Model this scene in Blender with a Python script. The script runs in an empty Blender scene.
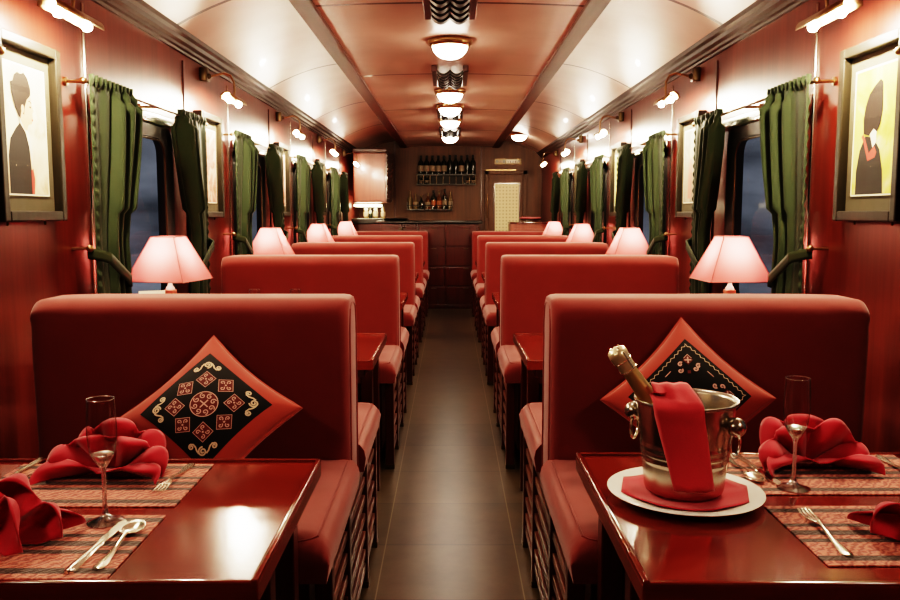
import bpy, bmesh, math, random
from mathutils import Vector, Matrix
random.seed(7)
PI = math.pi
SC = bpy.context.scene
COL = SC.collection
R = math.radians

# ------------------------------------------------------------------ materials
def mat_new(name):
    m = bpy.data.materials.new(name); m.use_nodes = True
    nt = m.node_tree
    b = nt.nodes['Principled BSDF']
    return m, nt, b
def pset(b, **k):
    names = dict(rough='Roughness', metal='Metallic', spec='Specular IOR Level', coat='Coat Weight', coatr='Coat Roughness',
                 trans='Transmission Weight', ior='IOR', sheen='Sheen Weight', estr='Emission Strength')
    for n, v in k.items():
        b.inputs[names[n]].default_value = v
def rgb(r, g, b): return (r, g, b, 1)
def plain(name, c, **k):
    m, nt, b = mat_new(name)
    # a faint procedural mottling keeps every surface node based
    tc = nt.nodes.new('ShaderNodeTexCoord'); no = nt.nodes.new('ShaderNodeTexNoise')
    no.inputs['Scale'].default_value = 14; no.inputs['Detail'].default_value = 3
    mx = nt.nodes.new('ShaderNodeMix'); mx.data_type = 'RGBA'
    mx.inputs['A'].default_value = rgb(*[v * .86 for v in c]); mx.inputs['B'].default_value = rgb(*[min(1, v * 1.12) for v in c])
    nt.links.new(tc.outputs['Object'], no.inputs['Vector']); nt.links.new(no.outputs['Fac'], mx.inputs['Factor'])
    nt.links.new(mx.outputs['Result'], b.inputs['Base Color'])
    pset(b, **k)
    return m
def wood(name, c1, c2, scale=(30, 30, 1.6), rough=.25, coat=.4, bump=.02, spec=.5):
    m, nt, b = mat_new(name)
    N = nt.nodes.new; L = nt.links.new
    tc = N('ShaderNodeTexCoord'); mp = N('ShaderNodeMapping'); mp.inputs['Scale'].default_value = scale
    no = N('ShaderNodeTexNoise'); no.inputs['Scale'].default_value = 1.6; no.inputs['Detail'].default_value = 6; no.inputs['Roughness'].default_value = .6
    no2 = N('ShaderNodeTexNoise'); no2.inputs['Scale'].default_value = .35; no2.inputs['Detail'].default_value = 2
    ad = N('ShaderNodeMath'); ad.operation = 'ADD'; ml = N('ShaderNodeMath'); ml.operation = 'MULTIPLY'; ml.inputs[1].default_value = .55
    rp = N('ShaderNodeValToRGB'); rp.color_ramp.elements[0].position = .35; rp.color_ramp.elements[1].position = .75
    rp.color_ramp.elements[0].color = rgb(*c1); rp.color_ramp.elements[1].color = rgb(*c2)
    L(tc.outputs['Object'], mp.inputs['Vector']); L(mp.outputs['Vector'], no.inputs['Vector']); L(mp.outputs['Vector'], no2.inputs['Vector'])
    L(no.outputs['Fac'], ml.inputs[0]); L(ml.outputs[0], ad.inputs[0])
    ml2 = N('ShaderNodeMath'); ml2.operation = 'MULTIPLY'; ml2.inputs[1].default_value = .5
    L(no2.outputs['Fac'], ml2.inputs[0]); L(ml2.outputs[0], ad.inputs[1]); L(ad.outputs[0], rp.inputs['Fac'])
    L(rp.outputs['Color'], b.inputs['Base Color'])
    bp = N('ShaderNodeBump'); bp.inputs['Strength'].default_value = bump; bp.inputs['Distance'].default_value = .01
    L(no.outputs['Fac'], bp.inputs['Height']); L(bp.outputs['Normal'], b.inputs['Normal'])
    pset(b, rough=rough, coat=coat, coatr=.12, spec=spec)
    return m
def fabric(name, c, scale=420, rough=.85, sheen=.25, bump=.12, wr=.0):
    m, nt, b = mat_new(name)
    N = nt.nodes.new; L = nt.links.new
    tc = N('ShaderNodeTexCoord')
    no = N('ShaderNodeTexNoise'); no.inputs['Scale'].default_value = 9; no.inputs['Detail'].default_value = 4
    wv = N('ShaderNodeTexNoise'); wv.inputs['Scale'].default_value = scale; wv.inputs['Detail'].default_value = 1
    mx = N('ShaderNodeMix'); mx.data_type = 'RGBA'
    mx.inputs['A'].default_value = rgb(*[v * .82 for v in c]); mx.inputs['B'].default_value = rgb(*[v * 1.15 for v in c])
    ad = N('ShaderNodeMath'); ad.operation = 'MULTIPLY_ADD'; ad.inputs[1].default_value = .5
    L(tc.outputs['Object'], no.inputs['Vector']); L(tc.outputs['Object'], wv.inputs['Vector'])
    L(no.outputs['Fac'], ad.inputs[0]); 
    m2 = N('ShaderNodeMath'); m2.operation = 'MULTIPLY'; m2.inputs[1].default_value = .5; L(wv.outputs['Fac'], m2.inputs[0]); L(m2.outputs[0], ad.inputs[2])
    L(ad.outputs[0], mx.inputs['Factor']); L(mx.outputs['Result'], b.inputs['Base Color'])
    bp = N('ShaderNodeBump'); bp.inputs['Strength'].default_value = bump; bp.inputs['Distance'].default_value = .002
    L(wv.outputs['Fac'], bp.inputs['Height'])
    if wr:
        w = N('ShaderNodeTexNoise'); w.inputs['Scale'].default_value = 5; w.inputs['Detail'].default_value = 2
        b2 = N('ShaderNodeBump'); b2.inputs['Strength'].default_value = wr; b2.inputs['Distance'].default_value = .02
        L(tc.outputs['Object'], w.inputs['Vector']); L(w.outputs['Fac'], b2.inputs['Height']); L(bp.outputs['Normal'], b2.inputs['Normal']); L(b2.outputs['Normal'], b.inputs['Normal'])
    else:
        L(bp.outputs['Normal'], b.inputs['Normal'])
    pset(b, rough=rough, sheen=sheen, spec=.25)
    return m
def emit(name, c, s):
    m, nt, b = mat_new(name)
    b.inputs['Base Color'].default_value = rgb(*c); b.inputs['Emission Color'].default_value = rgb(*c); b.inputs['Emission Strength'].default_value = s
    return m

WARM = (1, .80, .56)
M = {}
M['wall'] = wood('mahogany_wall_panel', (.072, .009, .006), (.155, .026, .016), rough=.3, coat=.25)
M['back_wall'] = wood('walnut_back_panel', (.052, .016, .003), (.105, .036, .008), rough=.55, coat=.0)
M['dark_wood'] = wood('dark_mahogany', (.035, .006, .004), (.085, .014, .009), rough=.28, coat=.35)
M['table_wood'] = wood('lacquered_table_wood', (.11, .012, .007), (.21, .026, .014), scale=(2.2, 26, 26), rough=.16, coat=.6, bump=.012)
M['crown_wood'] = wood('crown_moulding_wood', (.030, .010, .006), (.068, .024, .015), scale=(30, 1, 30), rough=.42, coat=.0, spec=.22)
M['strip_wood'] = wood('ceiling_strip_wood', (.09, .028, .017), (.16, .055, .037), scale=(20, 1.2, 20), rough=.55, coat=.0, spec=.15)
M['slat_wood'] = wood('slat_wood', (.07, .018, .011), (.16, .05, .032), scale=(20, 1.4, 20), rough=.3, coat=.3)
M['cabinet_wood'] = wood('red_cabinet_wood', (.17, .032, .018), (.28, .065, .04), rough=.35, coat=.2)
M['bar_wood'] = wood('bar_front_wood', (.04, .0055, .004), (.08, .012, .008), rough=.25, coat=.4)
M['seat'] = fabric('red_upholstery', (.185, .026, .022), wr=.10)
M['piping'] = fabric('red_piping', (.17, .016, .013))
M['pillow'] = fabric('pillow_red_cotton', (.33, .050, .036), wr=.3)
M['pillow_black'] = fabric('pillow_black_panel', (.008, .006, .006), sheen=.1)
M['thread_pink'] = fabric('thread_dusty_pink', (.60, .36, .31), scale=900)
M['thread_cream'] = fabric('thread_cream', (.62, .47, .33), scale=900)
M['thread_red'] = fabric('thread_red', (.12, .018, .016), scale=900)
M['napkin'] = fabric('crimson_napkin', (.46, .022, .044), wr=.2, sheen=.3)
M['cloth'] = fabric('crimson_towel', (.58, .05, .07), wr=.05)
M['curtain'] = fabric('green_curtain', (.021, .031, .014), wr=.12, sheen=.06)
M['curtain_dark'] = fabric('green_curtain_tie', (.017, .021, .007), wr=.1, sheen=.05)
M['chrome'] = plain('polished_chrome', (.75, .72, .66), rough=.18, metal=1)
M['brass'] = plain('aged_brass', (.36, .22, .12), rough=.3, metal=1)
M['steel'] = plain('brushed_bucket_steel', (.50, .45, .38), rough=.27, metal=1)
M['silver'] = plain('cutlery_silver', (.86, .80, .68), rough=.22, metal=1)
M['gold_foil'] = plain('gold_foil', (.72, .52, .26), rough=.35, metal=.85)
M['gold_foil_pale'] = plain('pale_gold_foil', (.90, .74, .50), rough=.35, metal=.7)
M['bronze'] = plain('dark_bronze', (.10, .065, .035), rough=.35, metal=.8)
M['iron'] = plain('black_scroll_iron', (.012, .008, .006), rough=.5, spec=.3)
M['china'] = plain('white_china', (.92, .90, .84), rough=.15, coat=.3)
M['rubber'] = plain('black_window_rubber', (.010, .009, .009), rough=.35)
M['black'] = plain('black_lacquer', (.008, .007, .006), rough=.3)
M['frame'] = wood('dark_frame_wood', (.010, .008, .005), (.026, .020, .012), rough=.4, coat=.0, spec=.25)
M['matboard'] = plain('olive_mat_board', (.075, .062, .038), rough=.8)
M['paper'] = plain('cream_paper', (.80, .74, .62), rough=.8)
M['white'] = plain('white_enamel', (.8, .78, .72), rough=.3)
M['lamp_block'] = wood('lamp_block_wood', (.45, .17, .11), (.60, .26, .18), rough=.3, coat=.4)
M['dark_bottle'] = plain('dark_bottle_glass', (.012, .014, .008), rough=.06, coat=.5)
M['amber_bottle'] = plain('amber_spirit_bottle', (.09, .032, .01), rough=.08, coat=.5)
M['clear_bottle'] = plain('pale_spirit_bottle', (.12, .085, .045), rough=.08, coat=.5)
M['label_cream'] = plain('cream_bottle_label', (.22, .16, .11), rough=.7)
M['label_orange'] = plain('orange_bottle_label', (.26, .08, .03), rough=.7)
M['bulb'] = emit('lamp_bulb_glow', (1, .84, .70), 230)
M['spot'] = emit('picture_bulb_glow', (1, .81, .56), 3300)
M['spot_dim'] = emit('dim_picture_bulb_glow', (1, .80, .58), 1000)
M['dome'] = emit('ceiling_dome_glow', (1, .81, .63), 52)
M['undershelf'] = emit('counter_lamp_glow', (1, .86, .55), 25)
# shade: light from the bulb inside comes through the cloth
m, nt, b = mat_new('pink_lampshade_cloth'); M['shade'] = m
tr = nt.nodes.new('ShaderNodeBsdfTranslucent'); tr.inputs['Color'].default_value = (.82, .22, .21, 1)
df = nt.nodes.new('ShaderNodeBsdfDiffuse'); df.inputs['Color'].default_value = (.66, .14, .13, 1)
tc = nt.nodes.new('ShaderNodeTexCoord'); no = nt.nodes.new('ShaderNodeTexNoise'); no.inputs['Scale'].default_value = 260
bp = nt.nodes.new('ShaderNodeBump'); bp.inputs['Strength'].default_value = .1; bp.inputs['Distance'].default_value = .001
nt.links.new(tc.outputs['Object'], no.inputs['Vector']); nt.links.new(no.outputs['Fac'], bp.inputs['Height']); nt.links.new(bp.outputs['Normal'], df.inputs['Normal'])
ms = nt.nodes.new('ShaderNodeMixShader'); ms.inputs[0].default_value = .55
nt.links.new(df.outputs[0], ms.inputs[1]); nt.links.new(tr.outputs[0], ms.inputs[2])
nt.links.new(ms.outputs[0], nt.nodes['Material Output'].inputs['Surface'])
M['shade_seam'] = fabric('lampshade_seam', (.45, .13, .12))
# clear drinking glass
m, nt, b = mat_new('clear_flute_glass'); M['glass'] = m
b.inputs['Base Color'].default_value = (1, .98, .95, 1); pset(b, rough=0, trans=1, ior=1.45)
m, nt, b = mat_new('glinting_glass'); M['glint_glass'] = m
b.inputs['Base Color'].default_value = (1, .98, .95, 1); pset(b, rough=.02, trans=1, ior=1.45)
g_ = nt.nodes.new('ShaderNodeBsdfGlossy'); g_.inputs['Roughness'].default_value = .16; x_ = nt.nodes.new('ShaderNodeMixShader'); x_.inputs[0].default_value = .42
nt.links.new(b.outputs[0], x_.inputs[1]); nt.links.new(g_.outputs[0], x_.inputs[2]); nt.links.new(x_.outputs[0], nt.nodes['Material Output'].inputs['Surface'])
# thin wall of the flute bowl
m, nt, b = mat_new('thin_flute_glass'); M['thin_glass'] = m
t_ = nt.nodes.new('ShaderNodeBsdfTransparent'); t_.inputs['Color'].default_value = (.97, .965, .95, 1)
g_ = nt.nodes.new('ShaderNodeBsdfGlossy'); g_.inputs['Roughness'].default_value = .10
lw_ = nt.nodes.new('ShaderNodeLayerWeight'); lw_.inputs['Blend'].default_value = .5
p_ = nt.nodes.new('ShaderNodeMath'); p_.operation = 'POWER'; p_.inputs[1].default_value = 2.2
q_ = nt.nodes.new('ShaderNodeMath'); q_.operation = 'MULTIPLY_ADD'; q_.inputs[1].default_value = .9; q_.inputs[2].default_value = .09
x_ = nt.nodes.new('ShaderNodeMixShader')
nt.links.new(lw_.outputs['Facing'], p_.inputs[0]); nt.links.new(p_.outputs[0], q_.inputs[0]); nt.links.new(q_.outputs[0], x_.inputs[0])
nt.links.new(t_.outputs[0], x_.inputs[1]); nt.links.new(g_.outputs[0], x_.inputs[2]); nt.links.new(x_.outputs[0], nt.nodes['Material Output'].inputs['Surface'])
# window pane / picture glass: thin clear sheet with a reflection
def pane_mat(name, tint, ior):
    m, nt, b = mat_new(name)
    t = nt.nodes.new('ShaderNodeBsdfTransparent'); t.inputs['Color'].default_value = rgb(*tint)
    g = nt.nodes.new('ShaderNodeBsdfGlossy'); g.inputs['Roughness'].default_value = .02
    lw = nt.nodes.new('ShaderNodeLayerWeight'); lw.inputs['Blend'].default_value = .5
    pw_ = nt.nodes.new('ShaderNodeMath'); pw_.operation = 'POWER'; pw_.inputs[1].default_value = 5
    ma = nt.nodes.new('ShaderNodeMath'); ma.operation = 'MULTIPLY_ADD'; ma.inputs[1].default_value = ior; ma.inputs[2].default_value = .025
    x = nt.nodes.new('ShaderNodeMixShader')
    nt.links.new(lw.outputs['Facing'], pw_.inputs[0]); nt.links.new(pw_.outputs[0], ma.inputs[0])
    nt.links.new(ma.outputs[0], x.inputs[0]); nt.links.new(t.outputs[0], x.inputs[1]); nt.links.new(g.outputs[0], x.inputs[2])
    nt.links.new(x.outputs[0], nt.nodes['Material Output'].inputs['Surface'])
    return m
M['pane'] = pane_mat('night_window_glass', (.8, .85, .95), .35)
M['picture_glass'] = pane_mat('picture_glass', (.97, .97, .95), .25)
# ceiling: cream lacquer with dark joints across the carriage
m, nt, b = mat_new('cream_lacquer_ceiling'); M['ceiling'] = m
N = nt.nodes.new; L = nt.links.new
tc = N('ShaderNodeTexCoord'); sp = N('ShaderNodeSeparateXYZ'); L(tc.outputs['Object'], sp.inputs[0])
a = N('ShaderNodeMath'); a.operation = 'ADD'; a.inputs[1].default_value = -4.09 + 2.04 * 10 + 1.02
d = N('ShaderNodeMath'); d.operation = 'MODULO'; d.inputs[1].default_value = 2.04
s = N('ShaderNodeMath'); s.operation = 'SUBTRACT'; s.inputs[1].default_value = 1.02
ab = N('ShaderNodeMath'); ab.operation = 'ABSOLUTE'; lt = N('ShaderNodeMath'); lt.operation = 'LESS_THAN'; lt.inputs[1].default_value = .016
L(sp.outputs['Y'], a.inputs[0]); L(a.outputs[0], d.inputs[0]); L(d.outputs[0], s.inputs[0]); L(s.outputs[0], ab.inputs[0]); L(ab.outputs[0], lt.inputs[0])
no = N('ShaderNodeTexNoise'); no.inputs['Scale'].default_value = 2.2; no.inputs['Detail'].default_value = 5
L(tc.outputs['Object'], no.inputs['Vector'])
cr = N('ShaderNodeValToRGB'); cr.color_ramp.elements[0].color = (.48, .30, .24, 1); cr.color_ramp.elements[1].color = (.62, .41, .335, 1)
cr.color_ramp.elements[0].position = .3; cr.color_ramp.elements[1].position = .7
L(no.outputs['Fac'], cr.inputs['Fac'])
mx = N('ShaderNodeMix'); mx.data_type = 'RGBA'; mx.inputs['B'].default_value = (.05, .018, .012, 1)
L(lt.outputs[0], mx.inputs['Factor']); L(cr.outputs['Color'], mx.inputs['A']); L(mx.outputs['Result'], b.inputs['Base Color'])
pset(b, rough=.42, coat=.05)
# floor: dark slate tiles with pale joints
m, nt, b = mat_new('slate_floor_tile'); M['floor'] = m
N = nt.nodes.new; L = nt.links.new
tc = N('ShaderNodeTexCoord'); sp = N('ShaderNodeSeparateXYZ'); L(tc.outputs['Object'], sp.inputs[0])
def joint(out, off, period, half):
    a = N('ShaderNodeMath'); a.operation = 'ADD'; a.inputs[1].default_value = -off + period * 40 + period / 2
    d = N('ShaderNodeMath'); d.operation = 'MODULO'; d.inputs[1].default_value = period
    s = N('ShaderNodeMath'); s.operation = 'SUBTRACT'; s.inputs[1].default_value = period / 2
    ab = N('ShaderNodeMath'); ab.operation = 'ABSOLUTE'; lt = N('ShaderNodeMath'); lt.operation = 'LESS_THAN'; lt.inputs[1].default_value = half
    L(out, a.inputs[0]); L(a.outputs[0], d.inputs[0]); L(d.outputs[0], s.inputs[0]); L(s.outputs[0], ab.inputs[0]); L(ab.outputs[0], lt.inputs[0])
    return lt.outputs[0]
jy = joint(sp.outputs['Y'], 2.62, .456, .004); jx = joint(sp.outputs['X'], .247, .494, .0022)
no = N('ShaderNodeTexNoise'); no.inputs['Scale'].default_value = 7; no.inputs['Detail'].default_value = 8; no.inputs['Roughness'].default_value = .7
L(tc.outputs['Object'], no.inputs['Vector'])
wn = N('ShaderNodeTexWhiteNoise'); wn.noise_dimensions = '1D'
fl = N('ShaderNodeMath'); fl.operation = 'SUBTRACT'; fl.inputs[1].default_value = 2.62
fd = N('ShaderNodeMath'); fd.operation = 'DIVIDE'; fd.inputs[1].default_value = .456; ff = N('ShaderNodeMath'); ff.operation = 'FLOOR'
L(sp.outputs['Y'], fl.inputs[0]); L(fl.outputs[0], fd.inputs[0]); L(fd.outputs[0], ff.inputs[0]); L(ff.outputs[0], wn.inputs['W'])
cr = N('ShaderNodeValToRGB'); cr.color_ramp.elements[0].color = (.046, .030, .016, 1); cr.color_ramp.elements[1].color = (.084, .055, .030, 1)
cr.color_ramp.elements[0].position = .3; cr.color_ramp.elements[1].position = .75
av = N('ShaderNodeMath'); av.operation = 'MULTIPLY_ADD'; av.inputs[1].default_value = .22
sb = N('ShaderNodeMath'); sb.operation = 'ADD'; sb.inputs[1].default_value = -.1
L(wn.outputs['Value'], av.inputs[0]); L(no.outputs['Fac'], sb.inputs[0]); L(sb.outputs[0], av.inputs[2]); L(av.outputs[0], cr.inputs['Fac'])
m1 = N('ShaderNodeMix'); m1.data_type = 'RGBA'; m1.inputs['B'].default_value = (.028, .02, .013, 1)
m2 = N('ShaderNodeMix'); m2.data_type = 'RGBA'; m2.inputs['B'].default_value = (.17, .13, .085, 1)
L(jy, m1.inputs['Factor']); L(cr.outputs['Color'], m1.inputs['A']); L(jx, m2.inputs['Factor']); L(m1.outputs['Result'], m2.inputs['A']); L(m2.outputs['Result'], b.inputs['Base Color'])
bp = N('ShaderNodeBump'); bp.inputs['Strength'].default_value = .03; bp.inputs['Distance'].default_value = .01
L(no.outputs['Fac'], bp.inputs['Height']); L(bp.outputs['Normal'], b.inputs['Normal'])
pset(b, rough=.30)
# woven striped placemat: bands run along local X
m, nt, b = mat_new('woven_striped_placemat'); M['mat'] = m
N = nt.nodes.new; L = nt.links.new
tc = N('ShaderNodeTexCoord'); sp = N('ShaderNodeSeparateXYZ'); L(tc.outputs['Object'], sp.inputs[0])
sc_ = N('ShaderNodeMath'); sc_.operation = 'MULTIPLY_ADD'; sc_.inputs[1].default_value = 1 / .28; sc_.inputs[2].default_value = .5
L(sp.outputs['Y'], sc_.inputs[0])
rp = N('ShaderNodeValToRGB'); rp.color_ramp.interpolation = 'CONSTANT'
els = [(0, 1), (.06, 0), (.14, 1), (.34, 0), (.40, 1), (.46, 0), (.54, 1), (.60, 0), (.66, 1), (.86, 0), (.94, 1)]
rp.color_ramp.elements[0].position = 0; rp.color_ramp.elements[0].color = (1, 1, 1, 1)
rp.color_ramp.elements[1].position = .999; rp.color_ramp.elements[1].color = (1, 1, 1, 1)
for p_, v_ in els[1:]:
    e = rp.color_ramp.elements.new(p_); e.color = (v_, v_, v_, 1)
L(sc_.outputs[0], rp.inputs['Fac'])
mp = N('ShaderNodeMapping'); mp.inputs['Rotation'].default_value = (0, 0, R(38)); mp.inputs['Scale'].default_value = (1, 1, 1)
L(tc.outputs['Object'], mp.inputs['Vector'])
w1 = N('ShaderNodeTexWave'); w1.inputs['Scale'].default_value = 22; w1.inputs['Distortion'].default_value = 7; w1.inputs['Detail'].default_value = 2; w1.inputs['Detail Scale'].default_value = 3
L(mp.outputs['Vector'], w1.inputs['Vector'])
no = N('ShaderNodeTexNoise'); no.inputs['Scale'].default_value = 300; L(tc.outputs['Object'], no.inputs['Vector'])
cA = N('ShaderNodeMix'); cA.data_type = 'RGBA'; cA.inputs['A'].default_value = (.30, .055, .04, 1); cA.inputs['B'].default_value = (.60, .20, .14, 1)
L(w1.outputs['Fac'], cA.inputs['Factor'])
cB = N('ShaderNodeMix'); cB.data_type = 'RGBA'; cB.inputs['A'].default_value = (.055, .022, .014, 1)
L(rp.outputs['Color'], cB.inputs['Factor']); L(cA.outputs['Result'], cB.inputs['B']); L(cB.outputs['Result'], b.inputs['Base Color'])
bp = N('ShaderNodeBump'); bp.inputs['Strength'].default_value = .5; bp.inputs['Distance'].default_value = .003
ad = N('ShaderNodeMath'); ad.operation = 'ADD'; L(w1.outputs['Fac'], ad.inputs[0]); L(no.outputs['Fac'], ad.inputs[1]); L(ad.outputs[0], bp.inputs['Height'])
L(bp.outputs['Normal'], b.inputs['Normal']); pset(b, rough=.8, sheen=.2)
# pierced cream grille of the far door
m, nt, b = mat_new('cream_door_grille'); M['grille'] = m
N = nt.nodes.new; L = nt.links.new
tc = N('ShaderNodeTexCoord'); vo = N('ShaderNodeTexVoronoi'); vo.inputs['Scale'].default_value = 20; vo.inputs['Randomness'].default_value = 0
L(tc.outputs['Object'], vo.inputs['Vector'])
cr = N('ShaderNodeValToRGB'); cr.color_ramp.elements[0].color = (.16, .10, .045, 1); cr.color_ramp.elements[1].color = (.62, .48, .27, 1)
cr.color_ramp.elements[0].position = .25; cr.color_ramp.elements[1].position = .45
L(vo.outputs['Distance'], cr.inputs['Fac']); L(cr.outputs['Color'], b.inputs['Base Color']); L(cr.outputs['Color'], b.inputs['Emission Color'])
pset(b, rough=.5, estr=.12)  # faint emission puts brightness into the grille's own colour
def art(name, cols, scale=3, pos=None):
    m, nt, b = mat_new(name); N = nt.nodes.new; L = nt.links.new
    tc = N('ShaderNodeTexCoord'); no = N('ShaderNodeTexNoise'); no.inputs['Scale'].default_value = scale; no.inputs['Detail'].default_value = 3; no.inputs['Distortion'].default_value = 1
    L(tc.outputs['Object'], no.inputs['Vector']); cr = N('ShaderNodeValToRGB')
    cr.color_ramp.elements[0].position = .3; cr.color_ramp.elements[0].color = rgb(*cols[0]); cr.color_ramp.elements[1].position = .72; cr.color_ramp.elements[1].color = rgb(*cols[-1])
    for i, c in enumerate(cols[1:-1]):
        e = cr.color_ramp.elements.new(.3 + .42 * (i + 1) / (len(cols) - 1)); e.color = rgb(*c)
    L(no.outputs['Fac'], cr.inputs['Fac']); L(cr.outputs['Color'], b.inputs['Base Color']); pset(b, rough=.6)
    return m
M['art_cream'] = art('print_cream_backdrop', [(.50, .34, .20), (.78, .62, .44), (.86, .74, .58)], 6)
M['art_yellow'] = art('print_yellow_backdrop', [(.34, .30, .03), (.60, .52, .10), (.74, .60, .40)], 5)
M['art_pink'] = art('print_pink_floral', [(.14, .16, .06), (.52, .14, .12), (.72, .46, .36), (.60, .40, .30)], 9)
M['art_grey'] = art('print_grey_portrait', [(.18, .15, .11), (.36, .30, .23), (.44, .36, .28)], 6)
M['art_green'] = art('print_green_field', [(.10, .14, .03), (.40, .36, .12), (.60, .52, .36)], 7)
M['ink_black'] = plain('print_dark_clothing', (.012, .009, .008), rough=.6)
M['ink_brown'] = plain('print_brown_hair', (.014, .007, .005), rough=.6)
M['ink_skin'] = plain('print_skin_tone', (.66, .36, .22), rough=.6)
M['ink_white'] = plain('print_white_collar', (.8, .72, .62), rough=.6)
M['ink_red'] = plain('print_red_trim', (.55, .06, .05), rough=.6)
M['ink_pink'] = plain('print_pink_figure', (.55, .20, .17), rough=.6)

# ------------------------------------------------------------------ mesh helpers
class MB:
    """collects shapes, then links them as ONE mesh object"""
    def __init__(s): s.bm = bmesh.new()
    def box(s, c, size, bev=0, seg=2, rot=None):
        r = bmesh.ops.create_cube(s.bm, size=1); vs = r['verts']
        bmesh.ops.scale(s.bm, vec=size, verts=vs)
        if bev:
            es = list({e for v in vs for e in v.link_edges})
            rb = bmesh.ops.bevel(s.bm, geom=es, offset=bev, segments=seg, affect='EDGES', profile=.5)
            vs = list({v for f in rb['faces'] for v in f.verts} | {v for v in vs if v.is_valid})
        if rot is not None: bmesh.ops.transform(s.bm, matrix=rot, verts=vs)
        bmesh.ops.translate(s.bm, vec=c, verts=vs)
        return s
    def lathe(s, prof, c=(0, 0, 0), n=24, mtx=None):
        rings = []; c = Vector(c)
        for r, z in prof:
            if r < 1e-6:
                p = Vector((0, 0, z)); p = mtx @ p if mtx else p
                rings.append([s.bm.verts.new(c + p)])
            else:
                ring = []
                for i in range(n):
                    p = Vector((r * math.cos(2 * PI * i / n), r * math.sin(2 * PI * i / n), z)); p = mtx @ p if mtx else p
                    ring.append(s.bm.verts.new(c + p))
                rings.append(ring)
        for a, b in zip(rings, rings[1:]):
            if len(a) == 1 and len(b) == 1: continue
            for i in range(n):
                j = (i + 1) % n
                f = [a[0], b[j], b[i]] if len(a) == 1 else ([a[i], a[j], b[0]] if len(b) == 1 else [a[i], a[j], b[j], b[i]])
                s.bm.faces.new(f)
        return s
    def tube(s, pts, r, n=8, caps=True, closed=False):
        pts = [Vector(p) for p in pts]; rings = []; up = None; m = len(pts)
        for i, p in enumerate(pts):
            if closed: t = (pts[(i + 1) % m] - pts[i - 1])
            else: t = (pts[min(i + 1, m - 1)] - pts[max(i - 1, 0)])
            t.normalize()
            if up is None: up = Vector((0, 0, 1)) if abs(t.z) < .9 else Vector((1, 0, 0))
            a = t.cross(up)
            if a.length < 1e-5: a = t.orthogonal()
            a.normalize(); b = a.cross(t); up = b
            rr = r[i] if isinstance(r, (list, tuple)) else r
            rings.append([s.bm.verts.new(p + a * rr * math.cos(2 * PI * k / n) + b * rr * math.sin(2 * PI * k / n)) for k in range(n)])
        prs = list(zip(rings, rings[1:])) + ([(rings[-1], rings[0])] if closed else [])
        for A, B in prs:
            for k in range(n):
                l = (k + 1) % n; s.bm.faces.new([A[k], A[l], B[l], B[k]])
        if caps and not closed:
            s.bm.faces.new(rings[0][::-1]); s.bm.faces.new(rings[-1])
        return s
    def prism(s, poly, fn, depth):
        """poly in 2D; fn(u,v,d)->3D; extruded from d=0 to d=depth"""
        a = [s.bm.verts.new(fn(u, v, 0)) for u, v in poly]; b = [s.bm.verts.new(fn(u, v, depth)) for u, v in poly]
        n = len(poly)
        s.bm.faces.new(a); s.bm.faces.new(b[::-1])
        for i in range(n):
            j = (i + 1) % n; s.bm.faces.new([a[i], b[i], b[j], a[j]])
        return s
    def grid(s, fn, nu, nv, wrap=False):
        g = [[s.bm.verts.new(fn(i / nu, j / nv)) for i in range(nu + (0 if wrap else 1))] for j in range(nv + 1)]
        for j in range(nv):
            for i in range(nu):
                k = (i + 1) % nu if wrap else i + 1
                s.bm.faces.new([g[j][i], g[j][k], g[j + 1][k], g[j + 1][i]])
        return s
    def sphere(s, c, r, seg=10, scale=(1, 1, 1)):
        q = bmesh.ops.create_uvsphere(s.bm, u_segments=seg, v_segments=max(5, seg // 2 + 1), radius=r)
        bmesh.ops.scale(s.bm, vec=scale, verts=q['verts']); bmesh.ops.translate(s.bm, vec=c, verts=q['verts'])
        return s
    def build(s, name, m, parent=None, smooth=False, loc=None, ang=40):
        bmesh.ops.recalc_face_normals(s.bm, faces=s.bm.faces)
        me = bpy.data.meshes.new(name); s.bm.to_mesh(me); s.bm.free()
        me.materials.append(m)
        if smooth:
            for p in me.polygons: p.use_smooth = True
            try: me.set_sharp_from_angle(angle=R(ang))
            except Exception: pass
        o = bpy.data.objects.new(name, me); COL.objects.link(o)
        if parent is not None: o.parent = parent
        if loc is not None: o.location = loc
        return o
def thing(name, label, cat, loc=(0, 0, 0), rz=0, group=None):
    o = bpy.data.objects.new(name, None); COL.objects.link(o); o.empty_display_size = .05
    o.location = loc; o.rotation_euler = (0, 0, rz)
    return tag(o, label, cat, group)
def tag(o, label, cat, group=None):
    o['label'] = label; o['category'] = cat
    if group: o['group'] = group
    return o
def struct(name, mb, m, parent=None, smooth=False):
    o = mb.build(name, m, parent, smooth)
    o['kind'] = 'structure'
    return o
def dup(root, loc, rz, label, group=None):
    r = root.copy(); COL.objects.link(r); r.location = loc; r.rotation_euler = (0, 0, rz); r['label'] = label
    if group: r['group'] = group
    for ch in list(root.children):
        c = ch.copy(); COL.objects.link(c); c.parent = r
        for g in ch.children:
            d = g.copy(); COL.objects.link(d); d.parent = c
    return r
SIDE = {-1: 'left', 1: 'right'}
ORD = ['nearest', 'second', 'third', 'fourth', 'fifth', 'sixth']

# ------------------------------------------------------------------ dimensions of the carriage
W = 1.38          # half width
P = 2.03          # bay pitch along the carriage (Y)
YB = 12.6         # far wall
YF = -1.6         # wall behind the camera
TZ = .69          # table height
WIN = [1.68 + P * k for k in range(5)]     # window centres
PIC = [2.70 + P * k for k in range(5)]     # picture centres
WH, WZ0, WZ1 = .36, .80, 1.63              # window opening half width, sill, head

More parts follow.
